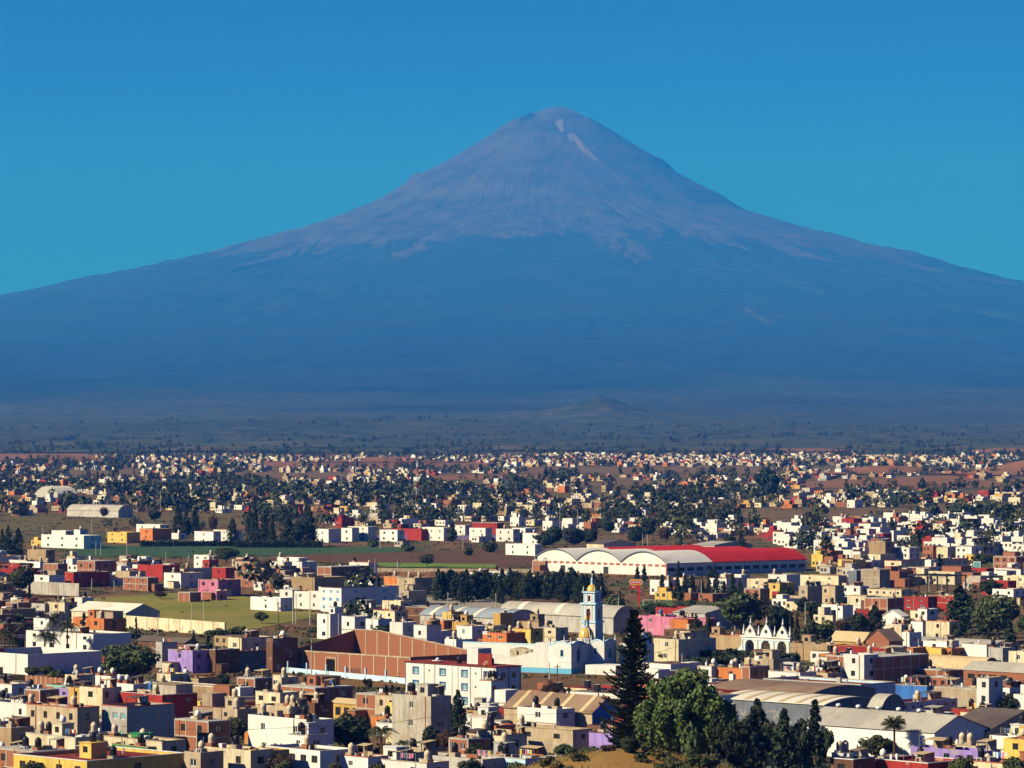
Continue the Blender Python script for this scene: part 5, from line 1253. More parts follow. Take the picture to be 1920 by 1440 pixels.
def leaf_quads(rs, C, size, up=0.0, out=None, aspect=1.6, droop=0.0):
    """one leaf-clump card per centre: random facing, biased outwards and upwards"""
    n = len(C); N = rs.normal(size=(n, 3)); N /= np.linalg.norm(N, axis=1)[:, None]
    if out is not None: N = N + out * 1.1
    N[:, 2] += up; N /= np.linalg.norm(N, axis=1)[:, None]
    A = np.cross(N, rs.normal(size=(n, 3))); A /= np.linalg.norm(A, axis=1)[:, None] + 1e-9
    if droop: A[:, 2] -= droop; A /= np.linalg.norm(A, axis=1)[:, None]; 
    B = np.cross(N, A); B /= np.linalg.norm(B, axis=1)[:, None] + 1e-9
    s = size * rs.uniform(.6, 1.35, (n, 1)); a, b = A * s * aspect * .5, B * s * .5
    return np.stack([C - a, C - b * .9 + a * .1, C + a, C + b], 1)
def blob_points(rs, centers, radii, per, squash=.85, shell=.55):
    P, O = [], []
    for c, r in zip(centers, radii):
        d = rs.normal(size=(per, 3)); d /= np.linalg.norm(d, axis=1)[:, None]; q = rs.uniform(shell, 1, (per, 1)) ** .6
        p = d * q * r; p[:, 2] *= squash; P.append(p + c); O.append(d)
    return np.concatenate(P), np.concatenate(O)
def broadleaf(seed, w=.42, base=.28, nb=46, per=110, leaf=.056, mat='leaf', squash=.8):
    """tree of unit height: (trunk mesh, crown mesh)"""
    rs = np.random.RandomState(seed); ch = (1 - base) / 2; cz = base + ch; cs, rr = [], []
    for i in range(nb):
        d = rs.normal(size=3); d /= np.linalg.norm(d); k = rs.uniform(.3, .78) ; cs.append((d[0]*w*k, d[1]*w*k, cz + d[2]*ch*k)); rr.append(rs.uniform(.12, .20) * (w / .42) ** .5)
    P, O = blob_points(rs, np.array(cs), rr, per, squash); crown = quad_mesh('crown', leaf_quads(rs, P, leaf, .25, O), mat)
    t = MB(); t.tube((0,0,-.03), (.01,0,base*.9), .028, .02, 8); 
    for i in range(6): c = cs[rs.randint(nb)]; t.tube((.01,0,base*.85), (c[0]*.75, c[1]*.75, c[2]*.95), .014, .005, 5)
    t.tube((.01,0,base*.85), (0,.01,.8), .018, .005, 6)
    return t.mesh('trunk', 'bark'), crown
def conifer(seed, w=.14, n=2200, leaf=.04, mat='leaf_dark', p=.8, base=.06, lump=.18):
    rs = np.random.RandomState(seed); nb = max(30, n // 34); cs, rr = [], []
    for i in range(nb):
        z = (i + rs.rand()) / nb; env = min((1 - z) ** p, (z + .06) * 5) * w * (1 + lump * rs.uniform(-1.3, 1)); a = rs.uniform(0, 6.28); k = rs.uniform(.45, .95); cs.append((env*k*math.cos(a), env*k*math.sin(a), base + z*(.98 - base))); rr.append(max(.018, env * rs.uniform(.3, .62)))
    P, O = blob_points(rs, np.array(cs), rr, 34, 1.5, .4); P[:, 2] = np.clip(P[:, 2], base * .4, 1.03)
    t = MB().tube((0,0,-.03), (0,0,.85), .02, .004, 7); return t.mesh('trunk', 'bark'), quad_mesh('crown', leaf_quads(rs, P, leaf, .2, O), mat)
def bush(seed, mat='leaf', n=900, leaf=.12):
    rs = np.random.RandomState(seed); cs = np.stack([rs.uniform(-.4,.4,12), rs.uniform(-.4,.4,12), rs.uniform(.2,.7,12)], 1); P, O = blob_points(rs, cs, [.28]*12, n // 12); P[:,2] = np.clip(P[:,2], 0, None)
    t = MB().tube((0,0,-.05), (0,0,.5), .03, .02, 5); return t.mesh('trunk', 'bark'), quad_mesh('crown', leaf_quads(rs, P, leaf, .3, O), mat)
def palm(seed, n=30, L=.30, droop=1.0, fan=False):
    rs = np.random.RandomState(seed); V = []; H = .80
    for i in range(n):
        az = 2*math.pi*i*.382 + rs.uniform(-.1,.1); el = rs.uniform(-.5, 1.15); l = L * rs.uniform(.85, 1.1); d = np.array([math.cos(az), math.sin(az), 0]); sd = np.array([-d[1], d[0], 0]); k = 9; pts = []
        for j in range(k + 1):
            s = j / k; pts.append(np.array([0,0,H]) + d * l * (math.cos(el) * s) + np.array([0,0,1]) * l * (math.sin(el) * s - droop * .55 * s * s))
        for j in range(k):
            w0 = .055 * math.sin(math.pi * min(1, (j + .6) / k)) + .008
            for sg in (-1, 1):
                for q in (0, .5):
                    a = pts[j] * (1-q) + pts[j+1] * q; tip = a + sd * sg * w0 + d * .025 - np.array([0,0,.022 + .03 * rs.rand()]); e = (pts[j+1] - pts[j]) * .42
                    V.append([a, a + e, tip + e * .3, tip])
    t = MB(); z = 0
    for j in range(8): t.tube((0,0,H*j/8 - (.03 if j == 0 else 0)), (0,0,H*(j+1)/8), .024 - .008*j/8, .025 - .008*(j+1)/8, 8)
    return t.mesh('trunk', 'bark'), quad_mesh('crown', np.array(V), 'frond')
PROTO = {'b': [broadleaf(i, w=.42) for i in range(4)], 'w': [broadleaf(10 + i, w=.62, base=.18, nb=60) for i in range(3)], 'd': [broadleaf(20 + i, w=.40, mat='leaf_dark', base=.15, nb=52) for i in range(3)], 'o': [broadleaf(30 + i, w=.5, mat='leaf_olive') for i in range(2)], 'n': [broadleaf(40 + i, w=.5, mat='leaf_brown', per=40) for i in range(2)],
         'c': [conifer(i, w=.15) for i in range(4)], 'C': [conifer(10 + i, w=.26, lump=.3, p=.65) for i in range(3)], 's': [conifer(20 + i, w=.07, n=900) for i in range(2)], 'y': [conifer(30, w=.16, mat='leaf_olive')], 'u': [bush(i) for i in range(3)], 'v': [bush(5, 'leaf_yellow'), bush(6, 'leaf_olive')], 'x': [bush(8, 'leaf_brown')], 'p': [palm(1), palm(2, 34)], 'f': [palm(3, 60, .22, .35)]}
TNAME = dict(b=('broadleaf_tree', 'leafy green tree'), w=('broadleaf_tree', 'wide spreading tree'), d=('broadleaf_tree', 'dense dark tree'), o=('broadleaf_tree', 'olive-green tree'), n=('broadleaf_tree', 'brownish tree'), c=('cypress_tree', 'dark cypress'), C=('conifer_tree', 'broad dark conifer'), s=('cypress_tree', 'slim pencil cypress'), y=('cypress_tree', 'yellow-green cypress'), u=('shrub', 'green shrub'), v=('shrub', 'yellowish shrub'), x=('shrub', 'rusty brown shrub'), p=('palm_tree', 'feathery palm'), f=('palm_tree', 'fan palm'))
TCAT = {'shrub': 'shrub', 'palm_tree': 'palm'}
NAT_W = dict(b=.95, w=1.35, d=.9, o=1.1, n=1.1, c=.31, C=.52, s=.15, y=.33, u=1.25, v=1.25, x=1.25, p=.58, f=.42)
def tree_at(p, H, Wm, kind, px, py, label=None):
    tm, cm = RNG.choice(PROTO[kind]); nm, desc = TNAME[kind]; E = empty(nm, p, RNG.uniform(0, 6.28)); k = Wm / (NAT_W[kind] * H); k = min(max(k, .45), 2.2)
    E.scale = (H*k, H*k, H); link('trunk', tm, E); link('crown', cm, E)
    setp(E, label, TCAT.get(nm, 'tree'), {'shrub': 'shrubs about the town', 'palm_tree': 'palms about the town'}.get(nm, 'trees about the town'))
    if not label: want_label(E, desc, px, py)
    return E
def tree(x, yt, yb, w, kind, label=None):
    p = at(x, yb); m = p.y / FPX; CLAIM.append((x - w*.4, yt + 2, x + w*.4, yb - 4)); return tree_at(p, (yb - yt) * m, w * m, kind, x, (yt + yb) / 2, label)
TREES = '''
240 1205 1290 135 w|dark spreading tree with a rounded crown by the white villa
42 1062 1120 56 b
436 1345 1402 70 o
452 1324 1372 52 d
655 1338 1415 95 d
715 1355 1420 62 p
757 1384 1422 40 p
858 1294 1385 50 C
838 1368 1420 44 n
725 1172 1212 68 d
775 1180 1212 40 d
790 1192 1215 24 x
928 1178 1214 52 b
1010 1195 1216 30 u
1058 1290 1336 8 s
1067 1289 1337 9 s
157 1148 1236 13 s
255 1157 1222 9 s
213 1160 1215 10 s
235 1160 1212 9 s
363 1182 1226 16 y
391 1192 1226 22 c
55 1094 1152 12 s
8 1168 1248 40 p
22 1182 1250 38 p
48 1156 1232 40 p
84 1175 1248 46 p
96 1178 1248 40 p
126 1152 1248 46 p
100 1140 1246 40 p
30 1150 1185 40 b
490 1147 1170 32 b
1420 1312 1470 90 C
1470 1330 1480 80 C
1528 1312 1470 52 c
1500 1345 1480 60 d
1395 1345 1470 80 d
1550 1365 1430 30 b
1646 1378 1430 86 w
1677 1337 1433 46 f|fan palm with a ragged skirt before the white vented shed
1896 1300 1350 50 d
1690 1195 1232 52 d
1388 1108 1200 104 b|big round tree with a full green crown behind the gateway
1640 1134 1190 42 C
1800 1098 1190 76 C|big dark conifer with drooping tiers behind the long low gallery
1872 1114 1205 96 b
1893 1160 1248 36 c
1850 1130 1198 50 d
1305 1150 1198 17 y
1328 1148 1197 18 y
1482 1152 1200 14 y
1494 1150 1202 16 y
1518 1172 1204 14 y
1470 1140 1198 40 d
1455 1130 1195 44 d
1545 1160 1198 56 u
1580 1158 1200 44 n
1610 1150 1192 40 d
1716 1168 1196 12 y
1705 1158 1195 30 b
1760 1172 1200 30 u
1790 1176 1202 34 b
800 1038 1064 32 b
350 945 1006 22 c
334 945 1008 26 C
365 950 1004 24 C
400 965 1008 22 n
436 972 1018 24 C
468 948 1022 22 C
478 944 1024 22 C
496 956 1024 26 C
510 965 1026 20 C
540 958 1026 34 C
560 975 1026 24 d
580 948 1025 32 C
575 945 1002 30 C
425 1025 1054 60 w
15 985 1052 26 C
34 990 1052 30 C
4 992 1050 20 C
195 950 975 24 n
290 956 978 28 d
1436 876 940 56 d|huge lone dark tree standing over the far houses
1390 1000 1045 30 C
1368 1000 1040 26 d
1410 1030 1062 22 C
1425 1035 1066 20 C
1742 1040 1072 14 c
1762 1038 1075 16 c
1710 1085 1098 24 u
1625 1078 1098 24 u
1840 1036 1066 40 b
1870 1040 1066 34 b
1855 1086 1120 44 d
1880 1088 1116 34 d
1480 1100 1132 36 C
1470 1092 1128 30 C
1450 1085 1120 40 d
1505 1120 1152 36 d
1530 1128 1160 40 d
1560 1130 1165 30 d
1575 1125 1160 24 d
1215 970 1010 34 d
1192 985 1022 40 d
1248 985 1020 40 n
1040 985 1022 34 d
1075 988 1026 48 d
1105 990 1024 36 d
1020 998 1028 44 d
1140 975 1000 30 d
1230 1130 1158 60 d
1272 1130 1160 34 d
1292 1124 1152 30 b
1165 1152 1178 50 b
1140 1148 1180 34 d
1150 1113 1150 44 u
1195 1150 1182 30 b
1290 1170 1196 30 d
1320 1172 1200 30 d
1510 1170 1200 24 u
920 1010 1036 30 u
880 1022 1042 24 u
765 1018 1034 30 u
700 1010 1026 24 u
300 1108 1124 34 n
600 1170 1186 40 u
420 1176 1192 50 u
450 1174 1190 40 u
400 1180 1194 36 u
630 1140 1162 16 x
60 1250 1272 34 b
85 1248 1270 36 b
110 1254 1272 30 u
120 1262 1280 34 x
348 1250 1274 14 c
598 1276 1296 30 d
690 1270 1290 18 x
475 1276 1296 30 u
1110 1400 1430 50 b
1060 1395 1430 50 b
1025 1405 1434 44 u
950 1390 1412 40 u
1250 1215 1240 40 d
1210 1180 1212 34 u
1420 1180 1205 24 u
1720 1268 1292 38 b
1700 1270 1288 30 u
1750 1256 1272 24 d
1660 1246 1268 24 d
1900 1330 1352 50 u
1880 1330 1350 40 b
1800 1325 1340 40 u
'''
for ln in TREES.strip().splitlines():
    ln, _, own = ln.partition('|'); t = ln.split(); tree(*map(float, t[:4]), t[4], own.strip() or None)
rt = random.Random(11)
for i in range(30):      # the dark tree belt between the warehouse and the sheds
    x = 822 + i * 10.6 + rt.uniform(-4, 4); yb = 1126 + rt.uniform(-6, 6) + max(0, (x - 1000) * .03); tree(x, yb - rt.uniform(42, 62), yb, rt.uniform(24, 36), rt.choice('cCCd'))
for i in range(24): x = 826 + i * 12.6 + rt.uniform(-5, 5); yb = 1114 + rt.uniform(-4, 4); tree(x, yb - rt.uniform(34, 50), yb, rt.uniform(22, 32), rt.choice('cCd'))
for i in range(11): x = 1240 + i * 15 + rt.uniform(-4, 4); yb = 1122 + rt.uniform(-4, 4); tree(x, yb - rt.uniform(34, 52), yb, rt.uniform(14, 22), rt.choice('cC'))
for x, yt in ((1195, 1062), (1208, 1060), (1272, 1052), (1340, 1058), (1330, 1060)): tree(x, yt, 1090, 14, 'c')
def hedge(p0, p1, h, wd, label, seed, mat='leaf_dark'):
    p, q = at(*p0), at(*p1); d = q - p; L = math.hypot(d.x, d.y); rs = np.random.RandomState(seed); n = int(L * wd * 9)
    P = np.stack([rs.uniform(0, L, n), rs.uniform(-wd/2, wd/2, n), np.abs(rs.normal(.75, .25, n)) * h * (1 + .12*np.sin(rs.uniform(0, L, n)))], 1); P[:, 2] = np.minimum(P[:, 2], h * (1 + .1*np.sin(P[:,0]*.9)))
    P[:n//3, 1] = -wd/2 + rs.uniform(-.15, .15, n//3); P[:n//3, 2] = rs.uniform(.1, h, n//3)
    E = empty('hedge', p, math.atan2(d.y, d.x)); setp(E, label, 'hedge', 'clipped hedges'); link('foliage', quad_mesh('foliage', leaf_quads(rs, P, .7, .3), mat), E); MB().box(.3, L-.3, -wd*.35, wd*.35, -.3, h*.8).obj('inner_growth', 'leaf_dark', E)
hedge((1215, 1236), (1400, 1240), 2.6, 8, 'tall dark hedge across the church garden before the gateway', 1); hedge((1300, 1256), (1480, 1244), 2.6, 7, 'second dark hedge row below the arched gateway', 2)
hedge((262, 1025), (446, 1024), 2.6, 4, 'clipped dark hedge along the villas above the crop strip', 3); hedge((440, 1027), (606, 1027), 3.2, 5, 'dark hedge below the cypress clump', 4)
# big pepper tree and the trees on the mound
def mound_z(x, y):
    rr = min(1, math.hypot((x - 14) / 56, (y - 436) / 64)); return 18.0 * (.5 + .5 * math.cos(rr * math.pi))
def pepper():
    rs = np.random.RandomState(77); d = 452.0; m = d / FPX; X = (1285 - 960) * m; zb = mound_z(X, d) - .4; Ht = CAM_Z - (1252 - 845) * m - zb; W = 104 * m
    E = empty('pepper_tree', (X, d, zb)); setp(E, 'big pepper tree with a broad drooping green crown on the mound', 'tree'); cs, rr = [], []
    for i in range(120):
        v = rs.normal(size=3); v /= np.linalg.norm(v); k = rs.uniform(.45, .92); z = Ht*.56 + v[2]*Ht*.40*k; wz = W * (1 - .25*abs(v[2])); cs.append((v[0]*wz*k, v[1]*W*.8*k, z)); rr.append(rs.uniform(.7, 1.5))
    P, O = blob_points(rs, np.array(cs), rr, 210, 1.0, .5)
    tails = []
    for c, r in zip(cs, rr):      # hanging sprays
        for _ in range(5):
            a = rs.uniform(0, 6.28); b0 = np.array(c) + np.array([math.cos(a)*r*.9, math.sin(a)*r*.9, -r*.2]); 
            for j in range(8): tails.append(b0 + np.array([0, 0, -j*.24]) + rs.normal(size=3)*.07)
    P = np.concatenate([P, np.array(tails)]); O = np.concatenate([O, np.tile([0,0,.2], (len(tails),1))]); P[:, 2] = np.clip(P[:, 2], Ht*.10, None)
    link('crown', quad_mesh('crown', leaf_quads(rs, P, .34, .1, O, 2.0, .6), 'leaf_pepper'), E)
    t = MB(); t.tube((0,0,-.5), (.2,.1,Ht*.3), .55, .42, 10)
    for i in range(9): c = cs[i*7]; t.tube((.2,.1,Ht*.28), (c[0]*.8, c[1]*.8, c[2]), .22, .06, 6)
    t.obj('trunk', 'bark', E)
pepper()
def norfolk():
    rs = np.random.RandomState(5); d = 470.0; m = d / FPX; X = (1188 - 960) * m; zb = mound_z(X, d) - .4; H = CAM_Z - (1140 - 845) * m - zb; E = empty('norfolk_pine', (X, d, zb)); setp(E, 'tall layered pine with tiered drooping branches beside the pepper tree', 'tree')
    MB().tube((0,0,-.5), (.1,0,H*.99), .30, .03, 9).obj('trunk', 'bark', E); z = H*.10; V = []; br = MB()
    while z < H*.985:
        f = (z / H); Lb = 4.5 * min(1, (1 - f) * 1.9 + .10) * rs.uniform(.7, 1.1) * (.8 if f < .25 else 1); n = rs.randint(7, 11); a0 = rs.uniform(0, 6.28)
        for i in range(n):
            a = a0 + 2*math.pi*i/n + rs.uniform(-.3,.3); L = Lb * rs.uniform(.55, 1.15); dd = np.array([math.cos(a), math.sin(a), 0]); sd = np.array([-dd[1], dd[0], 0]); pts = []; dr = rs.uniform(.04, .2); z_ = z + rs.uniform(-.2, .2)
            for j in range(9): s = j/8; pts.append(np.array([0,0,z_]) + dd*L*s + np.array([0,0,1]) * L * (-dr*math.sin(s*3.0) + rs.uniform(.08,.16)*s*s))
            br.tube(pts[0], pts[8], .05, .02, 4)
            for j in range(1, 9):
                for q in range(17):
                    p = pts[j-1] + (pts[j] - pts[j-1])*rs.rand(); k = rs.uniform(-1, 1); w = .42 * (1.2 - j/9); tip = p + sd*k*w + dd*.22*rs.rand() + np.array([0,0,rs.uniform(-.12,.26)]); wv = dd*.06; V.append([p - wv, p + wv, tip + wv, tip - wv])
                    side = np.array([0,0,.07]); V.append([p - side, p + side, tip + side*.5, tip - side])
        z += rs.uniform(.30, .62) * (1 if f < .85 else .7)
    setp(br.obj('branches', 'bark', E), kind='stuff'); link('crown', quad_mesh('crown', np.array(V), 'leaf_dark'), E)
norfolk()
for i, (x, d, kind, H, Wm) in enumerate([(1040,428,'v',1.6,2.2),(1062,425,'v',1.5,2.2),(1090,430,'v',1.4,2.4),(1022,432,'v',1.6,2.0),(1205,428,'v',1.5,1.8),(1222,432,'v',1.7,2.0),(1245,430,'v',1.8,2.6),(1262,426,'v',1.9,2.6),(1285,424,'v',2.0,2.4),(1305,430,'u',2.2,3.0),(1180,432,'d',2.6,2.6),(1330,432,'v',2.0,3.0),(1140,436,'x',1.2,2.0),(1235,424,'u',1.6,2.2)]):
    X = (x - 960) * d / FPX; tree_at((X, d, mound_z(X, d) - .5), H, Wm, kind, x, 1425)
for (x, d, yt, w, kind) in ((1345,448,1330,60,'d'),(1380,446,1345,60,'d'),(1300,444,1352,50,'u'),(1200,452,1385,40,'u')):
    m = d/FPX; X = (x-960)*m; z = mound_z(X, d) - .4; tree_at((X, d, z), CAM_Z-(yt-845)*m-z, w*m, kind, x, yt + 40)
# dry grass on the mound
def mound_grass():
    rs = np.random.RandomState(9); n = 14000; x = rs.uniform(-14, 62, n); y = rs.uniform(396, 470, n); z = np.array([mound_z(a, b) - .35 for a, b in zip(x, y)]); P = np.stack([x, y, z], 1); h = rs.uniform(.15, .5, (n, 1)); lean = rs.normal(0, .12, (n, 3)); lean[:, 2] = 0; a = rs.uniform(0, 6.28, n); w = np.stack([np.cos(a), np.sin(a), 0*a], 1)*.06
    up = np.concatenate([np.zeros((n, 2)), h], 1) + lean; o = link('dry_grass', quad_mesh('dry_grass', np.stack([P-w, P+w, P+up+w*.3, P+up-w*.3], 1), 'leaf_yellow')); setp(o, 'yellow dry grass tufts covering the mound', 'grass', kind='stuff')
mound_grass()
# ---------------------------------------------------------------- utility poles
for i, (x, yt, yb, k) in enumerate([(228,1385,1450,'c'),(574,1360,1450,'c'),(861,1366,1416,'c'),(1148,1345,1405,'l'),(1045,1245,1300,'w'),(584,1200,1270,'c'),(498,1308,1345,'c'),(635,1150,1206,'l'),(755,1155,1206,'c'),(549,1110,1170,'t'),(555,1112,1170,'t'),(581,1108,1172,'t'),(522,1128,1168,'w'),(562,1050,1084,'c'),(703,1048,1092,'c'),(745,1048,1070,'c'),(840,1110,1142,'c'),(930,1112,1148,'c'),(1420,1200,1220,'t'),(1378,1146,1194,'l'),(1279,1226,1262,'c'),(1325,1236,1268,'c'),(1510,1130,1175,'l'),(1518,1160,1200,'t'),(1722,1198,1240,'c'),(1750,1195,1232,'c'),(1862,1195,1240,'c'),(1742,1262,1292,'c'),(1912,1308,1346,'c'),(1855,1290,1340,'w'),(1685,1272,1302,'w'),(1495,1276,1300,'t'),(80,985,1024,'c'),(172,970,1000,'t'),(200,985,1010,'t'),(238,1014,1050,'c'),(180,1015,1042,'t'),(189,1018,1042,'t'),(311,1034,1056,'c'),(353,1036,1060,'c'),(400,1038,1060,'t'),(109,1092,1124,'t'),(214,1088,1112,'t'),(172,1084,1106,'t'),(360,1130,1166,'t'),(382,1128,1168,'t'),(296,1155,1190,'t'),(1260,1045,1080,'t'),(1294,1078,1120,'l'),(1268,1088,1125,'c'),(1236,1110,1128,'t'),(1251,1108,1128,'t'),(1315,1085,1126,'t'),(1352,1078,1120,'t'),(1530,1005,1058,'t'),(1535,1000,1060,'t'),(1596,1035,1060,'t'),(1742,1078,1112,'c'),(1766,1080,1122,'c'),(1642,1092,1116,'c'),(1205,1000,1026,'t'),(1214,1002,1026,'t'),(1281,990,1026,'c'),(1020,940,968,'t'),(1028,942,970,'t'),(1002,938,966,'t'),(990,936,962,'t'),(1050,945,1000,'t'),(1083,955,1000,'t'),(315,920,955,'t'),(301,918,960,'t'),(868,1000,1030,'c'),(713,1005,1030,'t'),(1180,962,1000,'t'),(965,1088,1110,'t'),(1110,1105,1125,'t'),(1127,1108,1126,'t'),(1030,1242,1275,'t'),(1160,1118,1170,'t')]): pole(x, yt, yb, k, i)
# ---------------------------------------------------------------- overhead wires
for (xa, ya, xb, yb, hh) in ((1045,1300,1279,1262,7), (1279,1262,1325,1268,6.5), (1325,1268,1500,1262,6.5), (574,1450,861,1416,8), (228,1450,574,1450,8), (861,1416,1148,1405,7.5), (1742,1292,1912,1346,6.5), (1722,1240,1862,1240,7), (703,1092,745,1070,6.5)):
    p, q = at(xa, ya), at(xb, yb); w = MB(); n = 10; pts = [p.lerp(q, i/n) + Vector((0, 0, hh - 4 * .02 * (q - p).length * (i/n) * (1 - i/n))) for i in range(n + 1)]
    for i in range(n): w.tube(pts[i], pts[i+1], .035, n=4)
    o = w.obj('overhead_wire', 'steel_dark'); setp(o, None, 'wire', 'overhead wires'); want_label(o, 'thin black overhead wire', (xa + xb) / 2, (ya + yb) / 2 - 40)
# ---------------------------------------------------------------- fill of the remaining town
def in_poly(x, y, P):
    r = False; j = len(P) - 1
    for i in range(len(P)):
        if (P[i][1] > y) != (P[j][1] > y) and x < (P[j][0]-P[i][0])*(y-P[i][1])/(P[j][1]-P[i][1]) + P[i][0]: r = not r
        j = i
    return r
FREE = FIELD_POLY + [[(100,1100),(330,1095),(480,1108),(640,1140),(610,1185),(420,1195),(250,1150)], [(430,1030),(1010,1022),(1010,1072),(700,1080),(480,1060)], [(100,1015),(700,1012),(700,1045),(80,1048)], [(1200,1205),(1480,1205),(1500,1265),(1180,1262)], [(970,1262),(1080,1262),(1090,1290),(970,1290)],
        [(430,1240),(770,1250),(770,1290),(600,1290)], [(730,1110),(960,1105),(960,1150),(760,1150)], [(1000,1395),(1560,1380),(1560,1500),(1000,1500)], [(980,1062),(1260,1080),(1260,1098),(980,1090)], [(200,1240),(330,1240),(330,1275),(160,1280)]]
def density(px, py):
    if any(in_poly(px, py, P) for P in FREE): return 0
    if py > 1045: return .75
    if py > 985: return .85 if px > 1430 else .65
    if py > 935: return .25
    if py > 895: return .15
    if py > 872: return .13 if px < 1500 else .06
    if py > 858: return .5 if 900 < px < 1680 else .10
    if py > 851: return .3 if 1000 < px < 1600 else .02
    return 0
CLAIM += [(230,1145,425,1192),(-10,1088,150,1120),(610,1000,960,1014)]; CL_ARR = np.array(CLAIM)
def free_view(px, py, hw, hh):
    n = 0
    for u in (-.8, -.3, .3, .8):
        for v in (.1, .5, .95):
            x, y = px + u*hw, py - v*hh
            if any(in_poly(x, y, P) for P in FREE): n += 3
            elif ((CL_ARR[:,0] < x) & (CL_ARR[:,2] > x) & (CL_ARR[:,1] < y) & (CL_ARR[:,3] > y)).any(): n += 1
    return n <= 5
def pick_col(px, py, r):
    if 985 < py < 1052 and px > 1430: return r.choice(['white']*9 + ['cream', 'white', 'brick', 'red'])
    if 985 < py < 1020 and px > 590: return r.choice(['white']*6 + ['cream', 'brick', 'red', 'beige'])
    return r.choice(['cream', 'cream', 'white', 'white', 'white', 'beige', 'beige', 'tan', 'brick', 'brick', 'orange', 'lightgrey', 'cream', 'ochre', 'cream', 'white', 'beige', 'tan', 'red'] if py < 1000 else ['cream', 'white', 'beige', 'white', 'white', 'tan', 'brick', 'brick', 'brick', 'brick', 'lightgrey', 'red', 'brown', 'white', 'white', 'brick', 'orange', 'yellow', 'concrete', 'blockwork'])
rf = random.Random(23); CANDS = []; pit = 13.5; th0 = R(45)
for i in range(-30, 420):
    for j in range(-420, 420):
        x = (i * math.cos(th0) + j * math.sin(th0)) * pit * 1.0; y = 500 + (i * math.sin(th0) - j * math.cos(th0)) * pit
        if y < 545 or y > 5750 or abs(x) > y * .155 + 30: continue
        x += rf.uniform(-2.5, 2.5); y += rf.uniform(-2.5, 2.5); px, py = proj((x, y, gz(y)))
        if px < -60 or px > 1980 or py > 1475: continue
        blk = vnoise(np.array([x / 90.0 + 40]), np.array([y / 120.0]))[0] if y > 1100 else .6      # blocks and open lots
        dn = density(px, py) * (0.35 + 1.25 * blk)
        street = (i % 6 == 0 or j % 9 == 0) and y < 2600
        if street or rf.random() > dn: continue
        if y < 2000 and hits(x, y, 4.0): continue
        if y < 2300 and not free_view(px, py, 8*FPX/y, 5*FPX/y): continue
        if y >= 2300 and any(in_poly(px, py - q*FPX/y, P) for P in FIELD_POLY for q in (0, 3)): continue
        CANDS.append((x, y, px, py))
for _ in range(24000):
    y = 540 * (2050 / 540) ** rf.random(); x = rf.uniform(-.155, .155) * y; px, py = proj((x, y, gz(y)))
    if py > 1478 or py < 1030 or density(px, py) == 0 or hits(x, y, 2.4) or not free_view(px, py, 4*FPX/y, 2.8*FPX/y): continue
    CANDS.append((x, y, px, py)); FOOT.append((x, y + 1, .707, .707, 3.2, 3.2))
ng = 0
for _ in range(3000):       # small garden trees in the gaps
    y = 560 * (1250 / 560) ** rf.random(); x = rf.uniform(-.15, .15) * y; px, py = proj((x, y, gz(y)))
    if ng >= 34 or density(px, py) == 0 or hits(x, y, .8) or not free_view(px, py, 2.5*FPX/y, 4*FPX/y): continue
    ng += 1; FOOT.append((x, y, 1, 0, 1.5, 1.5)); H = rf.uniform(3.5, 6.5); tree_at(Vector((x, y, gz(y))), H, H * rf.uniform(.7, 1.0), rf.choice('bddobn'), px, py - 20)
print('fill candidates', len(CANDS), 'trees', ng)
CANDS.sort(key=lambda t: t[1]); n_have = sum(1 for t in TO_LABEL if t[0].get('category') == 'house') + 15
n_ind = max(0, 300 - n_have); FAR = CANDS[n_ind:]
for (x, y, px, py) in CANDS[:n_ind]:
    a, b = (rf.uniform(4, 8), rf.uniform(4, 7)) if y < 1300 else (rf.uniform(6, 11), rf.uniform(6, 10)); h = rf.choice([2.3, 2.4, 2.5, 2.6, 2.8, 2.8, 3.0, 3.2, 4.8]); th = R(45 + rf.uniform(-4, 4)); op = ''
    if rf.random() < .5: op += rf.choice('tkotk')
    if rf.random() < .25: op += 'b'
    if rf.random() < .3: op += 'r'
    house_at(Vector((x, y - a*.5, gz(y))), a, b, th, h, pick_col(px, py, rf), rf.choice(['greyroof', 'greyroof', 'redroof', 'brownroof', 'brownroof', 'darkroof', 'tanroof']), op)
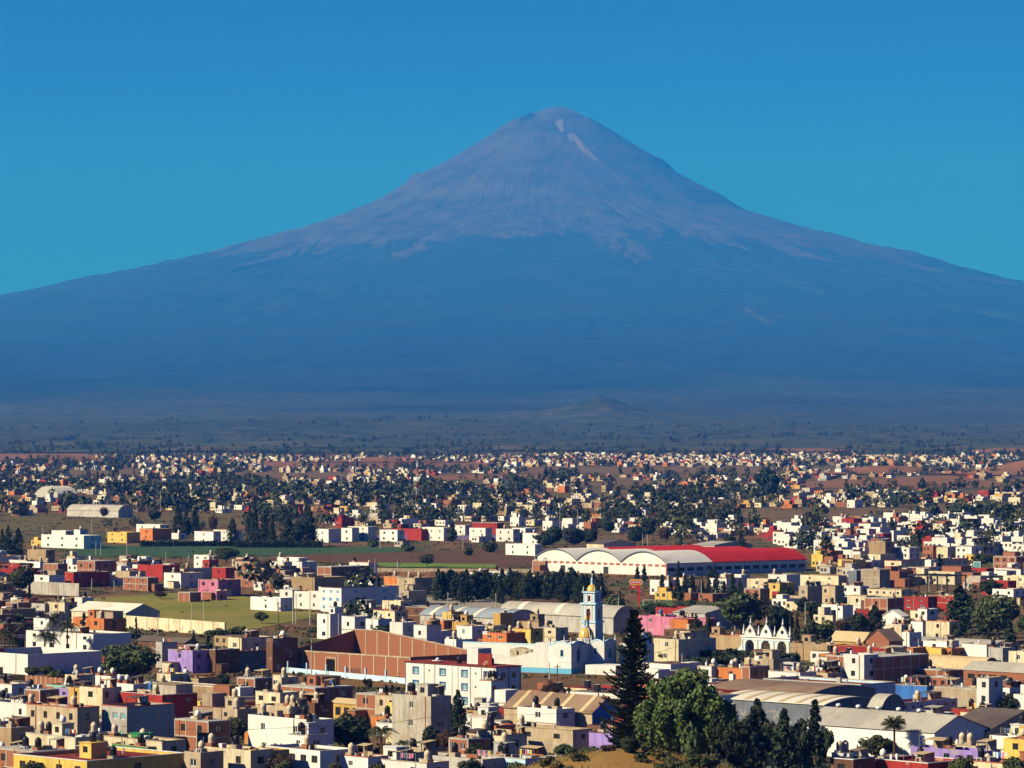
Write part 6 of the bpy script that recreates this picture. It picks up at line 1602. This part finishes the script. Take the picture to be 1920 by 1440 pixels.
def far_houses():
    mats = ['white', 'cream', 'beige', 'tan', 'brick', 'orange', 'lightgrey', 'red', 'ochre', 'pink', 'brown', 'yellow', 'concrete', 'blockwork', 'greyroof', 'redroof', 'brownroof', 'frame_dark', 'tank_black', 'tank_white']; ix = {k: i for i, k in enumerate(mats)}; mb = MB()
    for (x, y, px, py) in FAR:
        a, b = rf.uniform(5, 10), rf.uniform(5, 10); h = rf.choice([2.6, 2.8, 2.8, 3, 3.2, 3.2, 5.4]); th = R(45 + rf.uniform(-8, 8)); c, s = math.cos(th), math.sin(th); z0 = gz(y); col = ix[pick_col(px, py, rf)]
        if 985 < py < 1052 and px > 1430: a, b, h = rf.uniform(6, 9), rf.uniform(6, 9), rf.choice([5.6, 6, 8.2])
        T = lambda p, q, r: (x + p*c + q*s, y - p*s + q*c, z0 + r)
        def bx(x0, x1, y0, y1, q0, q1, m, mt):
            mb.add([T(x0,y0,q0),T(x1,y0,q0),T(x1,y1,q0),T(x0,y1,q0),T(x0,y0,q1),T(x1,y0,q1),T(x1,y1,q1),T(x0,y1,q1)], [(0,1,5,4),(1,2,6,5),(2,3,7,6),(3,0,4,7)], m); mb.add([T(x0,y0,q1),T(x1,y0,q1),T(x1,y1,q1),T(x0,y1,q1)], [(0,1,2,3)], mt)
        bx(0, a, 0, b, -.5, h, col, ix[rf.choice(['greyroof', 'greyroof', 'redroof', 'brownroof'])])
        if rf.random() < .35: w2 = a*rf.uniform(.3,.6); bx(a*.1, a*.1+w2, b*.2, b*.7, h, h+rf.uniform(1.2,2.8), col, col)
        if rf.random() < .4: bx(a*.7, a*.7+1.1, b*.3, b*.3+1.1, h, h+1.6, ix[rf.choice(['tank_black','tank_white','beige'])], ix['tank_white'])
        for k in range(int(h / 2.9) or 1):
            for q in range(rf.choice([1, 2, 2, 3])):
                xw = a*(q+.3)/3; zz = k*2.9 + 1.0; mb.add([T(xw,-.03,zz),T(xw+1.2,-.03,zz),T(xw+1.2,-.03,zz+1.2),T(xw,-.03,zz+1.2)], [(0,1,2,3)], ix['frame_dark'])
            yw = b*.4; mb.add([T(a+.03,yw,zz),T(a+.03,yw+1.2,zz),T(a+.03,yw+1.2,zz+1.2),T(a+.03,yw,zz+1.2)], [(0,1,2,3)], ix['frame_dark'])
    o = mb.obj('distant_houses', mats); setp(o, 'mass of small far houses spreading across the plain', 'houses', kind='stuff')
far_houses()
def far_trees():
    rs = np.random.RandomState(31); rq = random.Random(31); groups = {'leaf_dark': [], 'leaf': [], 'leaf_olive': []}; n = 0
    seeds = []
    for _ in range(10500):
        y0 = 900 * (9800 / 900) ** rq.random(); x0 = rq.uniform(-.16, .16) * y0
        for _k in range(rq.choice([1, 2, 3, 5, 8])): seeds.append((x0 + rq.gauss(0, 11), y0 + rq.gauss(0, 16)))
    sa = np.array(seeds); CLN = fbm(sa[:,0]/55., sa[:,1]/140. + 7, 3).tolist()
    for (x, y), cl in zip(seeds, CLN):
        px, py = proj((x, y, gz(y)))
        lim = 0 if any(in_poly(px, py, P) for P in FIELD_POLY) else (.04 if py > 1045 else .06 if py > 985 else .20 if py > 935 else (.21 if px < 1450 else .12) if py > 880 else .30 if y < 5000 else .42)
        if rq.random() > lim * (2.7 if cl > .55 else 1.0 if cl > .48 else .12) or (y < 2000 and (hits(x, y, 1.5) or not free_view(px, py, 4*FPX/y, 7*FPX/y))): continue
        H = rq.uniform(4, 9) if rq.random() < (.7 if y < 3000 else .88) else rq.uniform(9, 15); W = H * rq.uniform(.3, .6); k = 46 if y > 2200 else 110; conic = rq.random() < .25
        d = rs.normal(size=(k, 3)); d /= np.linalg.norm(d, axis=1)[:, None]; q = rs.uniform(.45, 1, (k, 1)); P = d * q * np.array([W, W, H*.42]); P[:, 2] += H*.56
        if conic: f = np.clip(1.1 - P[:, 2]/H, .1, 1)[:, None]; P[:, :2] *= f * .8
        P += np.array([x, y, tz(x, y)]); groups[rq.choice(['leaf_dark', 'leaf_dark', 'leaf', 'leaf_olive'])].append(leaf_quads(rs, P, H * (.17 if k < 100 else .12), .3, d)); n += 1
    print('far trees', n); V = np.concatenate([np.concatenate(g) for g in groups.values()]); me = quad_mesh('distant_trees', V, 'leaf_dark'); mi = []
    for i, (k, g) in enumerate(groups.items()):
        if i: me.materials.append(MATS[k])
        mi += [i] * sum(len(a) for a in g)
    me.polygons.foreach_set('material_index', mi); o = link('distant_trees', me); setp(o, 'scattered dark trees between the far houses', 'trees', kind='stuff')
far_trees()
def weeds():
    rs = np.random.RandomState(41); rq = random.Random(41); V, mi = [], []; Yv = 560 * (2600 / 560) ** rs.rand(26000); Xv = rs.uniform(-.155, .155, 26000) * Yv; ok = fbm(Xv/14., Yv/20., 3) > .47
    for x, y in zip(Xv[ok].tolist(), Yv[ok].tolist()):
        px, py = proj((x, y, gz(y)))
        if hits(x, y, .5): continue
        fld = any(in_poly(px, py, P) for P in FIELD_POLY[:4] + FIELD_POLY[9:11])
        if fld and rq.random() < .93: continue
        s = rq.uniform(.5, 1.6); k = 9; P = rs.normal(size=(k, 3)) * np.array([s*.6, s*.6, s*.22]); P[:, 2] = np.abs(P[:, 2]); P += np.array([x, y, gz(y) + .1]); V.append(leaf_quads(rs, P, s*.5, .4)); mi += [rq.choice([0, 0, 1, 2, 2])] * k
    me = quad_mesh('weeds', np.concatenate(V), 'leaf_brown'); me.materials.append(MATS['leaf_olive']); me.materials.append(MATS['leaf']); me.polygons.foreach_set('material_index', mi); setp(link('weeds', me), 'rusty and green weeds growing over open lots', 'weeds', kind='stuff')
weeds()
finish_labels()
# ---------------------------------------------------------------- haze
def haze():
    bm = bmesh.new(); bmesh.ops.create_cube(bm, size=1.0)
    bmesh.ops.scale(bm, vec=(19600, 41500, 3420), verts=bm.verts); bmesh.ops.translate(bm, vec=(0, 19250, 3420 / 2 - 2), verts=bm.verts)
    me = bpy.data.meshes.new('haze'); bm.to_mesh(me); bm.free()
    o = bpy.data.objects.new('haze', me); COL.objects.link(o); setp(o, 'thin blue haze in the air over the plain', 'haze', kind='stuff')
    m = bpy.data.materials.new('haze_air'); m.use_nodes = True; n = m.node_tree; n.nodes.clear()
    out = n.nodes.new('ShaderNodeOutputMaterial'); v = n.nodes.new('ShaderNodeVolumePrincipled')
    v.inputs['Color'].default_value = HAZE_COLOR; v.inputs['Density'].default_value = HAZE_DENSITY; v.inputs['Anisotropy'].default_value = 0.0
    v.inputs['Absorption Color'].default_value = (1, 1, 1, 1)
    n.links.new(v.outputs[0], out.inputs['Volume']); me.materials.append(m)
    o.display_type = 'WIRE'
haze()
